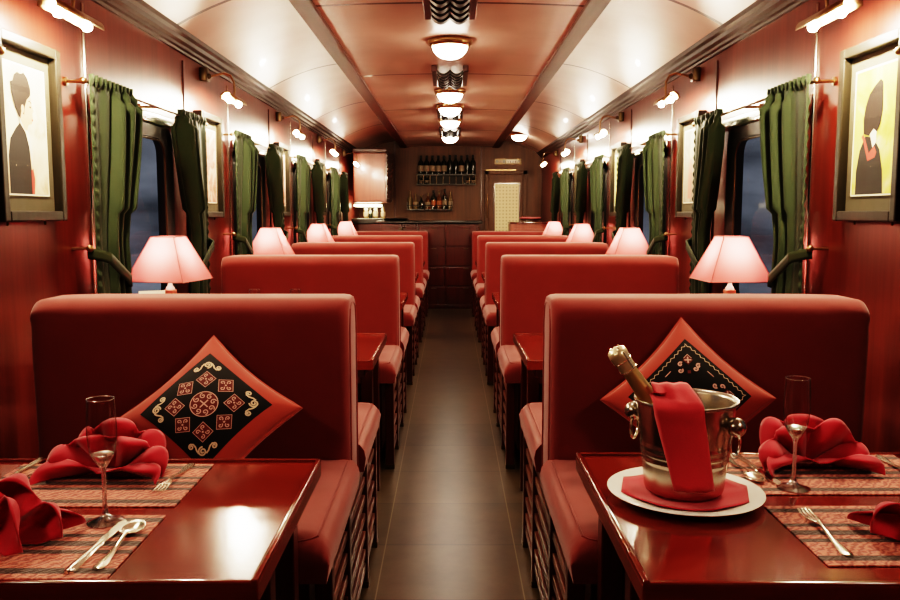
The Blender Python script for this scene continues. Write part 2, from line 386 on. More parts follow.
# ------------------------------------------------------------------ the setting
struct('floor', MB().box((0, (YB + YF) / 2, -.05), (2 * W + .2, YB - YF + .2, .1)), M['floor'])
for s in (-1, 1):
    w = MB(); xc = s * (W + .014)
    w.box((xc, (YB + YF) / 2, WZ0 / 2), (.028, YB - YF, WZ0))
    w.box((xc, (YB + YF) / 2, (WZ1 + 2.2) / 2), (.028, YB - YF, 2.2 - WZ1))
    ys = [YF] + [v for c in WIN for v in (c - WH, c + WH)] + [YB]
    for a, b_ in zip(ys[::2], ys[1::2]):
        w.box((xc, (a + b_) / 2, (WZ0 + WZ1) / 2), (.028, b_ - a, WZ1 - WZ0))
    struct('wall_' + SIDE[s], w, M['wall'])
wb = MB(); wb.box((0, YB + .03, 1.2), (2 * W + .1, .06, 2.4))
wbo = struct('wall_back', wb, M['back_wall'])
struct('wall_front', MB().box((0, YF - .03, 1.2), (2 * W + .1, .06, 2.4)), M['wall'])
for i, x in enumerate((-.83, .47)):
    struct('trim_back_%d' % (i + 1), MB().box((x, YB - .008, 1.15), (.022, .016, 2.3), .004), M['dark_wood'])
# vaulted ceiling: lower flat centre and two curved side panels
cl = MB()
def cz(x):
    x = abs(x); t = min(1, max(0, (x - .70) / (W - .70)))
    return 2.345 - .225 * t ** 1.9
cl.grid(lambda u, v: Vector(((u - .5) * 1.36, YF + v * (YB - YF), 2.25 + .018 * (1 - (2 * u - 1) ** 2))), 16, 1)
for s in (-1, 1):
    cl.grid(lambda u, v, s=s: Vector((s * (.66 + u * (W + .02 - .66)), YF + v * (YB - YF), cz(.66 + u * (W + .02 - .66)))), 20, 1)
cl.box((0, (YB + YF) / 2, 2.43), (2 * W + .2, YB - YF, .04))
struct('ceiling', cl, M['ceiling'], smooth=True)
n = 1
for s in (-1, 1):
    struct('trim_%d' % n, MB().box((s * .69, (YB + YF) / 2, 2.29), (.10, YB - YF, .11), .006), M['strip_wood']); n += 1
    prof = [(W + .0, 2.082), (W - .014, 2.082), (W - .016, 2.094), (W - .030, 2.098), (W - .032, 2.112), (W - .052, 2.120), (W - .056, 2.138), (W - .074, 2.146), (W - .078, 2.168), (W - .068, 2.18), (W, 2.18)]
    struct('trim_%d' % n, MB().prism(prof, lambda u, v, d, s=s: Vector((s * u, YF + d, v)), YB - YF), M['crown_wood']); n += 1
    struct('baseboard_' + SIDE[s], MB().box((s * (W - .012), (YB + YF) / 2, .06), (.024, YB - YF, .12), .004), M['dark_wood'])
    for k, c in enumerate(WIN):
        for q, dy in enumerate((-.51, .67)):
            struct('trim_%d' % n, MB().box((s * (W - .004), c + dy, 1.44), (.008, .014, 1.22), .002), M['chrome'] if q == 0 else M['dark_wood']); n += 1
# windows
def rrect(hw, z0, z1, r, seg=6):
    pts = []
    for cx, cz_, a0 in ((hw - r, z1 - r, 0), (-hw + r, z1 - r, 90), (-hw + r, z0 + r, 180), (hw - r, z0 + r, 270)):
        for i in range(seg + 1):
            a = R(a0 + 90 * i / seg); pts.append((cx + r * math.cos(a), cz_ + r * math.sin(a)))
    return pts
wn_ = 1
for s in (-1, 1):
    for c in WIN:
        fr = MB(); o_ = rrect(WH + .05, WZ0 - .05, WZ1 + .04, .07); i_ = rrect(WH - .075, WZ0 + .05, WZ1 - .015, .075)
        loops = []
        for pts, x in ((o_, W + .0), (o_, W - .022), (i_, W - .018), (i_, W + .016)):
            loops.append([fr.bm.verts.new((s * x, c + u, v)) for u, v in pts])
        for A, B in zip(loops, loops[1:]):
            for i in range(len(A)):
                j = (i + 1) % len(A); fr.bm.faces.new([A[i], A[j], B[j], B[i]])
        wo = struct('window_%d' % wn_, fr, M['rubber'], smooth=True)
        bd = MB(); bd.tube([(s * (W - .019), c + u, v) for u, v in rrect(WH - .066, WZ0 + .041, WZ1 - .024, .082)], .005, 6, closed=True)
        bd.build('window_bead', M['bronze'], wo, True)
        pn = MB(); vs = [pn.bm.verts.new((s * (W + .012), c + u, v)) for u, v in i_]; pn.bm.faces.new(vs)
        pn.build('window_pane', M['pane'], wo)
        MB().box((s * (W - .012), c + .06, 1.70), (.024, 1.0, .055), .010, 3).build('blind_cassette', M['chrome'], wo, True)
        wn_ += 1
# night outside: a dim bank beyond the track
# ------------------------------------------------------------------ banquettes
def roundslab(mb, x0, x1, y0, y1, z0, z1, r, puff=.012, seed=0, nx=14):
    """soft upholstered block"""
    rn = random.Random(seed)
    bm = mb.bm
    q = bmesh.ops.create_cube(bm, size=1); vs = q['verts']
    bmesh.ops.scale(bm, vec=(x1 - x0, y1 - y0, z1 - z0), verts=vs)
    bmesh.ops.translate(bm, vec=((x0 + x1) / 2, (y0 + y1) / 2, (z0 + z1) / 2), verts=vs)
    rb = bmesh.ops.bevel(bm, geom=list({e for v in vs for e in v.link_edges}), offset=r, segments=5, affect='EDGES', profile=.5)
def make_backrest(s, parent, x0=.287, x1=1.255, zt=1.035):
    mb = MB(); bm = mb.bm
    zb = .44; hy = .10
    # cross-section in (y,z): rolled, slightly fuller top
    sec = [(-hy, zb), (-hy - .004, .60), (-hy - .006, .78), (-hy - .012, .90), (-hy - .013, .95)]
    for i in range(7):
        a = R(180 - 90 * i / 6); sec.append((-.055 + (.058) * math.cos(a), zt - .06 + .06 * math.sin(a)))
    sec += [(-y, z) for y, z in sec[::-1]]
    nx = 26; rows = []
    rn = random.Random(3)
    for i in range(nx + 1):
        t = i / nx
        # denser sampling near the ends, which pull in and round off
        u = .5 - .5 * math.cos(PI * t); x = x0 + u * (x1 - x0)
        e = min(x - x0, x1 - x); k = 1 if e > .03 else math.sqrt(max(0, 1 - ((.03 - e) / .03) ** 2))
        row = []
        for (y, z) in sec:
            wv = .0035 * math.sin(x * 17 + z * 9) * math.sin(z * 13 + x * 5)
            yy = y * (.80 + .20 * k) + (wv if abs(y) > .05 else 0)
            zz = z - (1 - k) * .014 * (1 if z > .8 else 0)
            out = max(0, (x - x1 + .18) / .18); zz -= .006 * out ** 2 * (z > .8)
            # gathered cover near the wall end
            if x > x1 - .16 and z > .80: yy += .004 * math.sin(z * 95 + x * 20) * (x - x1 + .16) / .16
            row.append(bm.verts.new((s * x, yy, zz)))
        rows.append(row)
    for A, B in zip(rows, rows[1:]):
        for j in range(len(sec) - 1): bm.faces.new([A[j], A[j + 1], B[j + 1], B[j]])
    bm.faces.new(rows[0]); bm.faces.new(rows[-1][::-1])
    o = mb.build('backrest', M['seat'], parent, True, ang=60)
    pp = MB(); a = [(s * (x0 + .004), y * .9, z + .0) for y, z in sec]
    xe = x0 - .001; zz_ = zt - 1.035
    pp.tube([(s * xe, -hy * .80, .47), (s * xe, -hy * .82, .93), (s * (xe + .001), -.062, 1.0 + zz_), (s * (xe + .002), -.03, 1.014 + zz_), (s * (xe + .002), .03, 1.014 + zz_), (s * (xe + .001), .062, 1.0 + zz_), (s * xe, hy * .82, .93), (s * xe, hy * .80, .47)], .0035, 6)
    pp.build('piping', M['piping'], o, True)
def make_cushion(s, d, parent, x0=.262, x1=1.255, deep=.675):
    """d=-1 the cushion facing the camera, +1 the one facing away"""
    mb = MB(); bm = mb.bm
    y0, y1 = .085, deep; z0, z1 = .447, .545
    nx, ny = 22, 18
    def f(u, v):
        a = 2 * u - 1; b_ = 2 * v - 1
        return a, b_
    def pos(u, v, top):
        x = x0 + u * (x1 - x0); y = y0 + v * (y1 - y0)
        ex = min(x - x0, x1 - x) / .045; ey = (y1 - y) / .045
        kx = 1 if ex > 1 else math.sqrt(max(0, 1 - (1 - ex) ** 2)); ky = 1 if ey > 1 else math.sqrt(max(0, 1 - (1 - ey) ** 2))
        k = kx * ky
        z = (z0 + .045) + k * (z1 - z0 - .045) + .008 * math.sin(PI * u) * math.sin(PI * v) if top else z0
        if top: z += .002 * math.sin(x * 31) * math.sin(y * 27)
        return Vector((s * x, d * y, z))
    def par(t, n):   # denser at ends
        return .5 - .5 * math.cos(PI * t)
    top = [[bm.verts.new(pos(par(i / nx, nx), par(j / ny, ny), True)) for i in range(nx + 1)] for j in range(ny + 1)]
    for j in range(ny):
        for i in range(nx): bm.faces.new([top[j][i], top[j][i + 1], top[j + 1][i + 1], top[j + 1][i]])
    rim = [top[0][i] for i in range(nx + 1)] + [top[j][nx] for j in range(1, ny + 1)] + [top[ny][i] for i in range(nx - 1, -1, -1)] + [top[j][0] for j in range(ny - 1, 0, -1)]
    c = Vector((s * (x0 + x1) / 2, d * (y0 + y1) / 2, 0))
    low = []
    for v in rim:
        q = c + (v.co - c) * .985; low.append(bm.verts.new((q.x, q.y, z0)))
    for i in range(len(rim)):
        j = (i + 1) % len(rim); bm.faces.new([rim[i], rim[j], low[j], low[i]])
    bm.faces.new(low)
    o = mb.build('seat', M['seat'], parent, True, ang=60)
    pp = MB(); pts = [(s * (x0 + .032), d * (y0 + .03), z1 - .0035)]
    for t in range(1, 9): pts.append((s * (x0 + .032), d * (y0 + .03 + (y1 - y0 - .075) * t / 8), z1 - .0035))
    pts += [(s * (x0 + .045), d * (y1 - .032), z1 - .006), (s * (x0 + .075), d * (y1 - .024), z1 - .009)]
    pts += [(s * (x0 + .12 + q * .09), d * (y1 - .023), z1 - .009) for q in range(9)]
    pp.tube(pts, .0035, 6); pp.build('piping', M['piping'], o, True)
def make_banquette(s, double=True, front=False):
    t = thing('banquette', 'x', 'seat')
    make_backrest(s, t, *((.295, 1.222, 1.022) if front else ()))
    for d in ((-1, 1) if double else (-1,)): make_cushion(s, d, t, *((.268, 1.222, .722 if d < 0 else .675) if front else ()))
    yr = (-.60, .60) if double else (-.60, .09)
    # carcass panels, set back behind the slats
    b = MB(); b.box((s * .79, sum(yr) / 2, .265), (.90, yr[1] - yr[0] - .06, .36), .004)
    b.build('base_box', M['dark_wood'], t)
    fr = MB(); yc = sum(yr) / 2; yl = yr[1] - yr[0]
    fr.box((s * .30, yc, .43), (.03, yl, .035), .003); fr.box((s * .30, yc, .075), (.03, yl, .03), .003)
    fr.build('side_rail', M['dark_wood'], t)
    for k in range(5):
        sl = MB(); sl.box((s * .292, yc, .125 + k * .063), (.014, yl - .02, .026), .003); sl.build('slat', M['slat_wood'], t)
    legs = [y for y in (-.58, -.24, .24, .58) if yr[0] < y < yr[1]]
    for y in legs:
        l = MB(); l.box((s * .30, y, .23), (.042, .045, .42), .004); lo = l.build('leg', M['dark_wood'], t)
        MB().box((s * .30, y, .012), (.046, .049, .024), .003).build('foot_cap', M['bronze'], lo)
    for y in (legs[0], legs[-1]):
        l = MB(); l.box((s * 1.19, y, .222), (.045, .045, .444), .004); l.build('leg', M['dark_wood'], t)
    return t
BY = [2.49] + [2.6 + P * k for k in range(1, 5)]
rowtxt = ['nearest to the viewer', 'second row from the viewer', 'third row from the viewer', 'fourth row from the viewer', 'farthest row, next to the bar']
for s in (-1, 1):
    first = make_banquette(s, front=True); first.location = (0, BY[0], 0)
    extra = {-1: 'with an embroidered cushion', 1: 'behind the champagne bucket'}[s]
    first['label'] = 'red banquette on the %s of the aisle, %s, %s' % (SIDE[s], 'nearest the viewer', extra); first['group'] = 'red banquettes along the aisle'
    second = make_banquette(s); second.location = (0, BY[1], 0)
    tag(second, 'red upholstered banquette on the %s of the aisle, %s' % (SIDE[s], rowtxt[1]), 'seat', 'red banquettes along the aisle')
    for k in range(2, 4):
        dup(second, (0, BY[k], 0), 0, 'red upholstered banquette on the %s of the aisle, %s' % (SIDE[s], rowtxt[k]), 'red banquettes along the aisle')
    last = make_banquette(s, False); last.location = (0, BY[4], 0)
    tag(last, 'red upholstered banquette on the %s of the aisle, %s' % (SIDE[s], rowtxt[4]), 'seat', 'red banquettes along the aisle')

# ------------------------------------------------------------------ tables
def make_table(s, hl):
    t = thing('dining_table', 'x', 'table')
    x0, x1 = .303, 1.28
    xc, xl = s * (x0 + x1) / 2, x1 - x0
    MB().box((xc, 0, TZ - .019), (xl, 2 * hl, .038), .004).build('tabletop', M['table_wood'], t)
    rm = MB(); h = .011
    rm.box((s * (x0 + .006), 0, TZ + .001), (.012, 2 * hl, h), .004, 3); rm.box((xc, hl - .006, TZ + .001), (xl, .012, h), .004, 3); rm.box((xc, -hl + .006, TZ - .001), (xl, .012, h - .004), .003, 3)
    rm.build('raised_rim', M['table_wood'], t, True)
    MB().box((s * (x0 + .50), 0, TZ - .06), (.92, 2 * hl - .16, .045), .003).build('apron', M['dark_wood'], t)
    for y in (-hl + .2, hl - .225):
        MB().box((s * (x0 + .045), y, (TZ - .038) / 2), (.05, .05, TZ - .038), .004).build('leg', M['dark_wood'], t)
    MB().box((s * (x0 + .045), 0, .16), (.03, 2 * hl - .44, .05), .003).build('stretcher', M['dark_wood'], t)
    MB().box((s * (W - .095), 0, TZ - .10), (.17, .30, .12), .004).build('wall_bracket', M['dark_wood'], t)
    return t
TY = {-1: 1.577, 1: 1.60}
TH = {-1: .325, 1: .352}
TBY = [3.58 + P * k for k in range(4)]
for s in (-1, 1):
    t = make_table(s, TH[s]); t.location = (0, TY[s], 0)
    tag(t, 'glossy dark red wooden dining table in the %s foreground, %s' % (SIDE[s], 'laid for two' if s < 0 else 'carrying the champagne bucket'), 'table', 'lacquered dining tables')
    t2 = make_table(s, .36); t2.location = (0, TBY[0], 0)
    tag(t2, 'dark wooden dining table on the %s, just behind the nearest banquette' % SIDE[s], 'table', 'lacquered dining tables')
    for k in range(1, 4):
        dup(t2, (0, TBY[k], 0), 0, 'dark wooden dining table on the %s, behind the %s banquette row' % (SIDE[s], ORD[k]), 'lacquered dining tables')

# ------------------------------------------------------------------ table lamps
def make_lamp():
    t = thing('table_lamp', 'x', 'lamp', group='pink table lamps by the windows')
    b = MB(); b.box((0, 0, .010), (.12, .12, .020), .004); b.build('base', M['lamp_block'], t)
    MB().box((0, 0, .135), (.042, .042, .23), .004).build('stem', M['lamp_block'], t)
    MB().lathe([(0, .25), (.019, .25), (.018, .258), (.010, .268), (.008, .285), (.008, .30), (0, .30)], n=12).build('neck', M['white'], t, True)
    zb, zt, hb, ht = .292, .478, .132, .053
    sh = MB()
    def P4(h, z): return [(-h, -h, z), (h, -h, z), (h, h, z), (-h, h, z)]
    for i in range(4):
        a0, a1 = P4(hb, zb)[i], P4(hb, zb)[(i + 1) % 4]; b0, b1 = P4(ht, zt)[i], P4(ht, zt)[(i + 1) % 4]
        a0, a1, b0, b1 = map(Vector, (a0, a1, b0, b1))
        sh.grid(lambda u, v: (a0.lerp(a1, u)).lerp(b0.lerp(b1, u), v), 4, 4)
    bmesh.ops.remove_doubles(sh.bm, verts=sh.bm.verts, dist=1e-4)
    so = sh.build('lamp_shade', M['shade'], t)
    sm = MB()
    for i in range(4):
        sm.tube([P4(hb, zb)[i], P4(ht, zt)[i]], .0022, 6)
        mid0 = (Vector(P4(hb, zb)[i]) + Vector(P4(hb, zb)[(i + 1) % 4])) / 2; mid1 = (Vector(P4(ht, zt)[i]) + Vector(P4(ht, zt)[(i + 1) % 4])) / 2
    for h, z in ((hb, zb), (ht, zt)):
        q = P4(h, z)
        for i in range(4): sm.tube([q[i], q[(i + 1) % 4]], .0025, 6)
    sm.build('shade_trim', M['shade_seam'], so, True)
    MB().sphere((0, 0, .40), .024, 8).build('bulb', M['bulb'], t, True)
    return t
lamp = make_lamp()
for s in (-1, 1):
    for k in range(4):
        lab = 'glowing pink square lampshade lamp by the %s windows, %s' % (SIDE[s], ['nearest and largest of its row', 'second from the viewer', 'third from the viewer', 'farthest from the viewer'][k])
        loc = (s * 1.208, TBY[k] - .01, TZ + .0005); rz = R(-11) if (s, k) == (-1, 0) else R(-4 if s < 0 else 3)
        if s < 0 and k == 0:
            lamp.location = loc; lamp.rotation_euler.z = rz; lamp['label'] = lab
        else: dup(lamp, loc, rz, lab)

# ------------------------------------------------------------------ wall fixtures: built facing -Y, u = +X, then turned to each wall
def wall_rz(s): return R(90) if s < 0 else R(-90)
# picture lights
def make_picture_light(glow='spot'):
    t = thing('picture_light', 'x', 'wall light', group='brass picture lights above the frames')
    b = MB(); b.box((0, -.020, 0), (.06, .04, .075), .008, 3); b.sphere((0, -.045, -.008), .016); b.build('wall_mount', M['bronze'], t, True)
    a = MB(); a.tube([(0, -.05, -.01), (0, -.09, .0), (0, -.13, .008), (0, -.165, -.005), (0, -.182, -.04), (0, -.185, -.085), (0, -.18, -.115)], .006, 8); a.build('arm', M['brass'], t, True)
    h = MB(); h.grid(lambda u, v: Vector(((u - .5) * .34, -.18 + .031 * math.cos(PI * (v * 1.06 - .03)), -.144 + .031 * math.sin(PI * (v * 1.06 - .03)))), 2, 10)
    ho = h.build('hood', M['brass'], t, True); md = ho.modifiers.new('thick', 'SOLIDIFY'); md.thickness = .003
    for dx in (-.10, .10):
        MB().sphere((dx, -.18, -.148), .017, 8, (1.4, 1, 1)).build('bulb', M[glow], t, True)
    return t
pl = make_picture_light(); used = False
for s in (-1, 1):
    fl_ = make_picture_light('spot_dim'); fl_.location = (s * W, .64, 2.03); fl_.rotation_euler.z = wall_rz(s)  # unseen dim lamps added to light the front tables from the viewer's side
    fl_['label'] = 'brass picture light on the %s wall beside the viewer, unseen, added to light the tables' % SIDE[s]
    for k, y in enumerate([2.6 + P * j for j in range(4)]):
        lab = 'small brass picture light on the %s wall above the %s framed picture' % (SIDE[s], ['nearest', 'second', 'third', 'fourth'][k])
        loc = (s * W, y + (.12 if k == 0 else .07), 2.03)
        if not used: pl.location = loc; pl.rotation_euler.z = wall_rz(s); pl['label'] = lab; used = True
        else: dup(pl, loc, wall_rz(s), lab)
dup(fl_, (-W, 10.79, 2.03), wall_rz(-1), 'brass picture light on the left wall beside the overhead cabinet')
dup(fl_, (W, 10.79, 2.03), wall_rz(1), 'brass picture light on the right wall nearest to the far door')
# framed pictures
def flat(poly, m, name, parent, d, sc=(1, 1), off=(0, 0)):
    mb = MB(); vs = [mb.bm.verts.new((u * sc[0] + off[0], d, v * sc[1] + off[1])) for u, v in poly]; mb.bm.faces.new(vs)
    return mb.build(name, m, parent)
def ell(cx, cy, rx, ry, n=20, a0=0, a1=360): return [(cx + rx * math.cos(R(a0 + (a1 - a0) * i / n)), cy + ry * math.sin(R(a0 + (a1 - a0) * i / n))) for i in range(n)]
def make_picture(style, label):
    t = thing('framed_picture', label, 'picture', group='framed pictures between the windows')
    hw, hh, fw = .205, .288, .034
    f = MB()
    for (u, v, su, sv) in ((-hw + fw / 2, 0, fw, 2 * hh), (hw - fw / 2, 0, fw, 2 * hh), (0, hh - fw / 2, 2 * hw - 2 * fw, fw), (0, -hh + fw / 2, 2 * hw - 2 * fw, fw)):
        f.box((u, -.026, v), (su, .048, sv), .005)
    f.build('frame', M['frame'], t)
    MB().box((0, -.012, 0), (2 * hw - 2 * fw + .004, .016, 2 * hh - 2 * fw + .004)).build('mat_board', M['matboard'], t)
    pw, ph = .128, .2
    im = {'profile': 'art_cream', 'hat': 'art_yellow', 'flower': 'art_pink', 'grey': 'art_grey', 'field': 'art_green'}[style]
    fl_ = MB()
    for (u, v, su, sv) in ((-pw - .003, .0, .005, 2 * ph + .01), (pw + .003, .0, .005, 2 * ph + .01), (0, ph + .003, 2 * pw, .005), (0, -ph - .003, 2 * pw, .005)):
        fl_.box((u, -.0215, v), (su, .003, sv))
    fl_.build('inner_fillet', M['paper'], t)
    p = MB(); p.box((0, -.0215, .0), (2 * pw, .002, 2 * ph)); po = p.build('print', M[im], t)
    S = (pw, ph); O = (0, 0)
    if style == 'profile':      # a woman in a tall head wrap and dark jacket, in profile, turned right
        flat([(-.92, -1), (-.92, -.42), (-.80, -.15), (-.52, .02), (-.30, .12), (-.05, -.02), (.10, -.25), (.16, -.6), (.16, -1)], M['ink_black'], 'painted_jacket', po, -.0232, S, O)
        flat([(-.32, .12), (-.42, .25), (-.30, .32), (-.1, .14), (.12, -.05), (.24, -.3), (.20, -.55), (.12, -.3), (-.02, -.04)], M['ink_white'], 'painted_collar', po, -.0236, S, O)
        flat([(.14, -1), (.14, -.62), (.24, -.58), (.30, -.75), (.26, -1)], M['ink_red'], 'painted_sash', po, -.0237, S, O)
        flat([(-.30, .18), (-.32, .36), (-.25, .60), (.22, .60), (.30, .52), (.31, .44), (.40, .34), (.33, .30), (.34, .22), (.28, .13), (.10, .10), (.02, .0), (-.12, .02)], M['ink_skin'], 'painted_face', po, -.0240, S, O)
        flat([(-.38, .22), (-.52, .34), (-.66, .55), (-.70, .72), (-.58, .74), (-.50, .84), (-.34, .90), (-.18, .88), (-.02, .92), (.16, .84), (.27, .70), (.27, .58), (.08, .50), (-.04, .38), (-.1, .24), (-.22, .30), (-.28, .18)], M['ink_brown'], 'painted_head_wrap', po, -.0244, S, O)
        flat(ell(.22, .39, .05, .018), M['ink_brown'], 'painted_eye', po, -.0247, S, O)
        flat([(.10, .47), (.20, .50), (.30, .46), (.29, .44), (.19, .475)], M['ink_brown'], 'painted_brow', po, -.0247, S, O)
        flat(ell(.30, .19, .045, .02), M['ink_red'], 'painted_lips', po, -.0247, S, O)
        flat(ell(-.16, .34, .07, .065), M['ink_skin'], 'painted_ear', po, -.0247, S, O)
    elif style == 'hat':        # a figure in a tall dark cap seen from behind
        flat([(-.80, -1), (-.80, -.62), (-.66, -.28), (-.40, -.06), (.02, -.10), (.34, -.30), (.52, -.62), (.58, -1)], M['ink_black'], 'painted_jacket', po, -.0232, S, O)
        flat([(-.50, -.02), (-.40, -.10), (-.18, -.34), (.08, -.24), (.20, -.34), (.12, -.42), (-.22, -.46), (-.46, -.16), (-.60, -.06)], M['ink_red'], 'painted_red_trim', po, -.0236, S, O)
        flat([(-.20, .04), (.0, -.26), (.16, -.18), (.16, .10)], M['ink_white'], 'painted_neck', po, -.0237, S, O)
        flat([(-.48, -.02), (-.52, .22), (-.44, .42), (-.28, .60), (-.02, .72), (.26, .80), (.38, .74), (.40, .52), (.42, .30), (.34, .10), (.18, -.02), (.02, .04), (-.2, -.06)], M['ink_brown'], 'painted_cap', po, -.0240, S, O)
    elif style == 'flower':
        for i, (u, v, r) in enumerate(((-.2, .45, .30), (.25, .2, .34), (-.3, -.1, .3), (.1, -.5, .26))):
            flat([(u + r * (1 + .25 * math.sin(5 * R(a))) * math.cos(R(a)), v + .6 * r * (1 + .25 * math.sin(5 * R(a))) * math.sin(R(a))) for a in range(0, 360, 15)], M['ink_pink'], 'painted_blossom', po, -.0232 - i * .0003, S, O)
    else:
        c1 = M['ink_pink'] if style == 'grey' else M['ink_white']
        flat([(-.35, -.9), (-.30, -.2), (-.12, .2), (.12, .22), (.25, -.1), (.22, -.9)], c1, 'painted_figure', po, -.0232, S, O)
        flat(ell(.02, .36, .20, .15), M['ink_skin'], 'painted_head', po, -.0236, S, O)
    g = MB(); g.grid(lambda u, v: Vector(((u - .5) * (2 * hw - 2 * fw), -.030, (v - .5) * (2 * hh - 2 * fw))), 1, 1); g.build('picture_glass', M['picture_glass'], t)
    pg = MB()
    for u in (-.12, .12): pg.tube([(u, -.01, -hh + .004), (u, -.01, -hh - .012)], .004, 6)
    pg.build('hanging_peg', M['bronze'], t, True)
    return t
desc = {(-1, 0): ('profile', 'framed profile portrait of a person in a tall head wrap, nearest on left wall'),
        (1, 0): ('hat', 'framed portrait of a person in a dark cap, nearest on right wall'),
        (-1, 1): ('flower', 'dark framed pink floral print, second picture along the left wall'),
        (1, 1): ('grey', 'dark framed grey print with a pink figure, second picture along the right wall'),
        (-1, 2): ('flower', 'dark framed reddish print, third picture along the left wall'),
        (1, 2): ('field', 'dark framed print with yellow-green ground, third picture along the right wall'),
        (-1, 3): ('field', 'dark framed picture, fourth along the left wall'),
        (1, 3): ('field', 'dark framed picture, fourth along the right wall')}
for (s, k), (st, lab) in desc.items():
    o = make_picture(st, lab); o.location = (s * (W - .001), PIC[k], 1.530); o.rotation_euler.z = wall_rz(s)
# curtain rods
def make_rod():
    t = thing('curtain_rod', 'x', 'curtain rod', group='curtain rods over the windows')
    MB().tube([(-.705, -.075, 0), (.765, -.075, 0)], .006, 8).build('rod', M['brass'], t, True)
    for u in (-.695, .03, .755):
        b = MB(); b.tube([(u, 0, 0), (u, -.075, 0)], .006, 8); b.lathe([(0, 0), (.016, 0), (.016, .008), (0, .01)], (u, -.001, 0), 12, Matrix.Rotation(R(90), 3, 'X')); b.build('bracket', M['brass'], t, True)
    for u in (-.712, .772): MB().sphere((u, -.075, 0), .013, 10).build('finial', M['brass'], t, True)
    return t
rod = make_rod(); used = False
for s in (-1, 1):
    for k, c in enumerate(WIN):
        lab = 'thin brass curtain rod above the %s window, %s' % (SIDE[s], ['beside the viewer, outside the picture edge', 'nearest one in view', 'second one in view', 'third one in view', 'farthest one in view'][k])
        loc = (s * W, c + (.02 if s < 0 else .08), 1.738)
        if not used: rod.location = loc; rod.rotation_euler.z = wall_rz(s); rod['label'] = lab; used = True
        else: dup(rod, loc, wall_rz(s), lab)
# curtains: dirn=+1 outer edge at u=0 and cloth spreading to +u
def make_curtain(dirn, seed):
    rn = random.Random(seed)
    t = thing('curtain', 'x', 'curtain', group='green curtains at the windows')
    ZT, ZB, zt_ = 1.765, .52, 1.15
    ph = rn.uniform(0, 6)
    def width(z):
        top = .405; tie = .235
        if z > zt_: k = (z - zt_) / (ZT - zt_); k = k * k * (3 - 2 * k); return tie + (top - tie) * (k ** .7)
        k = min(1, (zt_ - z) / .35); return tie + .05 * k
    def f(u, v):
        z = ZT + (ZB - ZT) * v
        w = width(z)
        uu = u + .10 * u * (1 - u)
        x = uu * w
        amp = .004 + .044 * min(1, max(0, (u - .36) / .2))
        amp *= 1 if z < 1.70 else (.55 if z < 1.735 else .45)
        fr = 4.7
        d = amp * math.sin(2 * PI * fr * u + ph) + .005 * math.sin(2 * PI * 2.3 * u + ph * 2 + z * 3)
        if z > 1.725: d = .012 * math.sin(2 * PI * 11 * u)
        # swag toward the tie: the inner edge folds down
        zz = z
        if abs(z - zt_) < .12: d *= .6
        elif z < zt_: d *= .45
        if v < .001: zz += .003 * math.sin(2 * PI * 11 * u)
        return Vector((dirn * x, -.075 - d - .008, zz))
    c = MB(); c.grid(f, 72, 60)
    co = c.build('drape', M['curtain'], t, True, ang=75)
    md = co.modifiers.new('thick', 'SOLIDIFY'); md.thickness = .004
    # stitched outer hem
    h = MB(); h.grid(lambda u, v: Vector((dirn * (-.001 + .022 * u), -.087 - .007 * math.sin(PI * u) - .0035 * math.sin(v * 170), 1.70 + (.53 - 1.70) * v)), 4, 160)
    h.build('hem', M['curtain'], co, True, ang=80)
    hd = MB(); hd.grid(lambda u, v: Vector((dirn * (u * .455), -.118 - .010 * math.sin(2 * PI * 5 * u + ph) * (u > .3) , 1.693 + .012 * v)), 60, 2)
    # tie band from the knob at the outer edge, slanting down round the cloth
    def band(u, v):
        x = -.018 + u * (width(zt_) + .035)
        dep = .058 + .070 * min(1, u / .16) ** .7 - (.05 * max(0, (u - .88) / .12) ** 2)
        return Vector((dirn * x, -dep, zt_ - .005 - .135 * u - .042 * v))
    b = MB(); b.grid(band, 24, 3); hd.bm.free()
    bo = b.build('tieback', M['curtain_dark'], t, True); md = bo.modifiers.new('thick', 'SOLIDIFY'); md.thickness = .008
    kn = MB(); kn.tube([(-dirn * .012, 0, zt_ - .01), (-dirn * .012, -.06, zt_ - .01)], .005, 8); kn.sphere((-dirn * .012, -.066, zt_ - .01), .014, 10)
    kn.build('tieback_knob', M['brass'], t, True)
    return t
pro = {d: make_curtain(d, 5 + d) for d in (1, -1)}; first = {1: True, -1: True}
for s in (-1, 1):
    for k, c in enumerate(WIN):
        for near in (True, False):
            if k == 0 and near: continue
            y = c + (-.665 if near else .735) - (.10 if k == 0 else 0)
            outer_u = 1 if (near == (s < 0)) else -1     # direction of the cloth along local u
            if k == 0: lab = 'green curtain at the %s edge of the view, mostly hidden beside the front table' % SIDE[s]
            else: lab = 'green tied-back curtain, %s side of the %s window on the %s wall' % ('near' if near else 'far', [0, 'nearest', 'second', 'third', 'farthest'][k], SIDE[s])
            o = pro[outer_u]
            if first[outer_u]:
                o.location = (s * W, y, 0); o.rotation_euler.z = wall_rz(s); o['label'] = lab; first[outer_u] = False
            else: dup(o, (s * W, y, 0), wall_rz(s), lab)

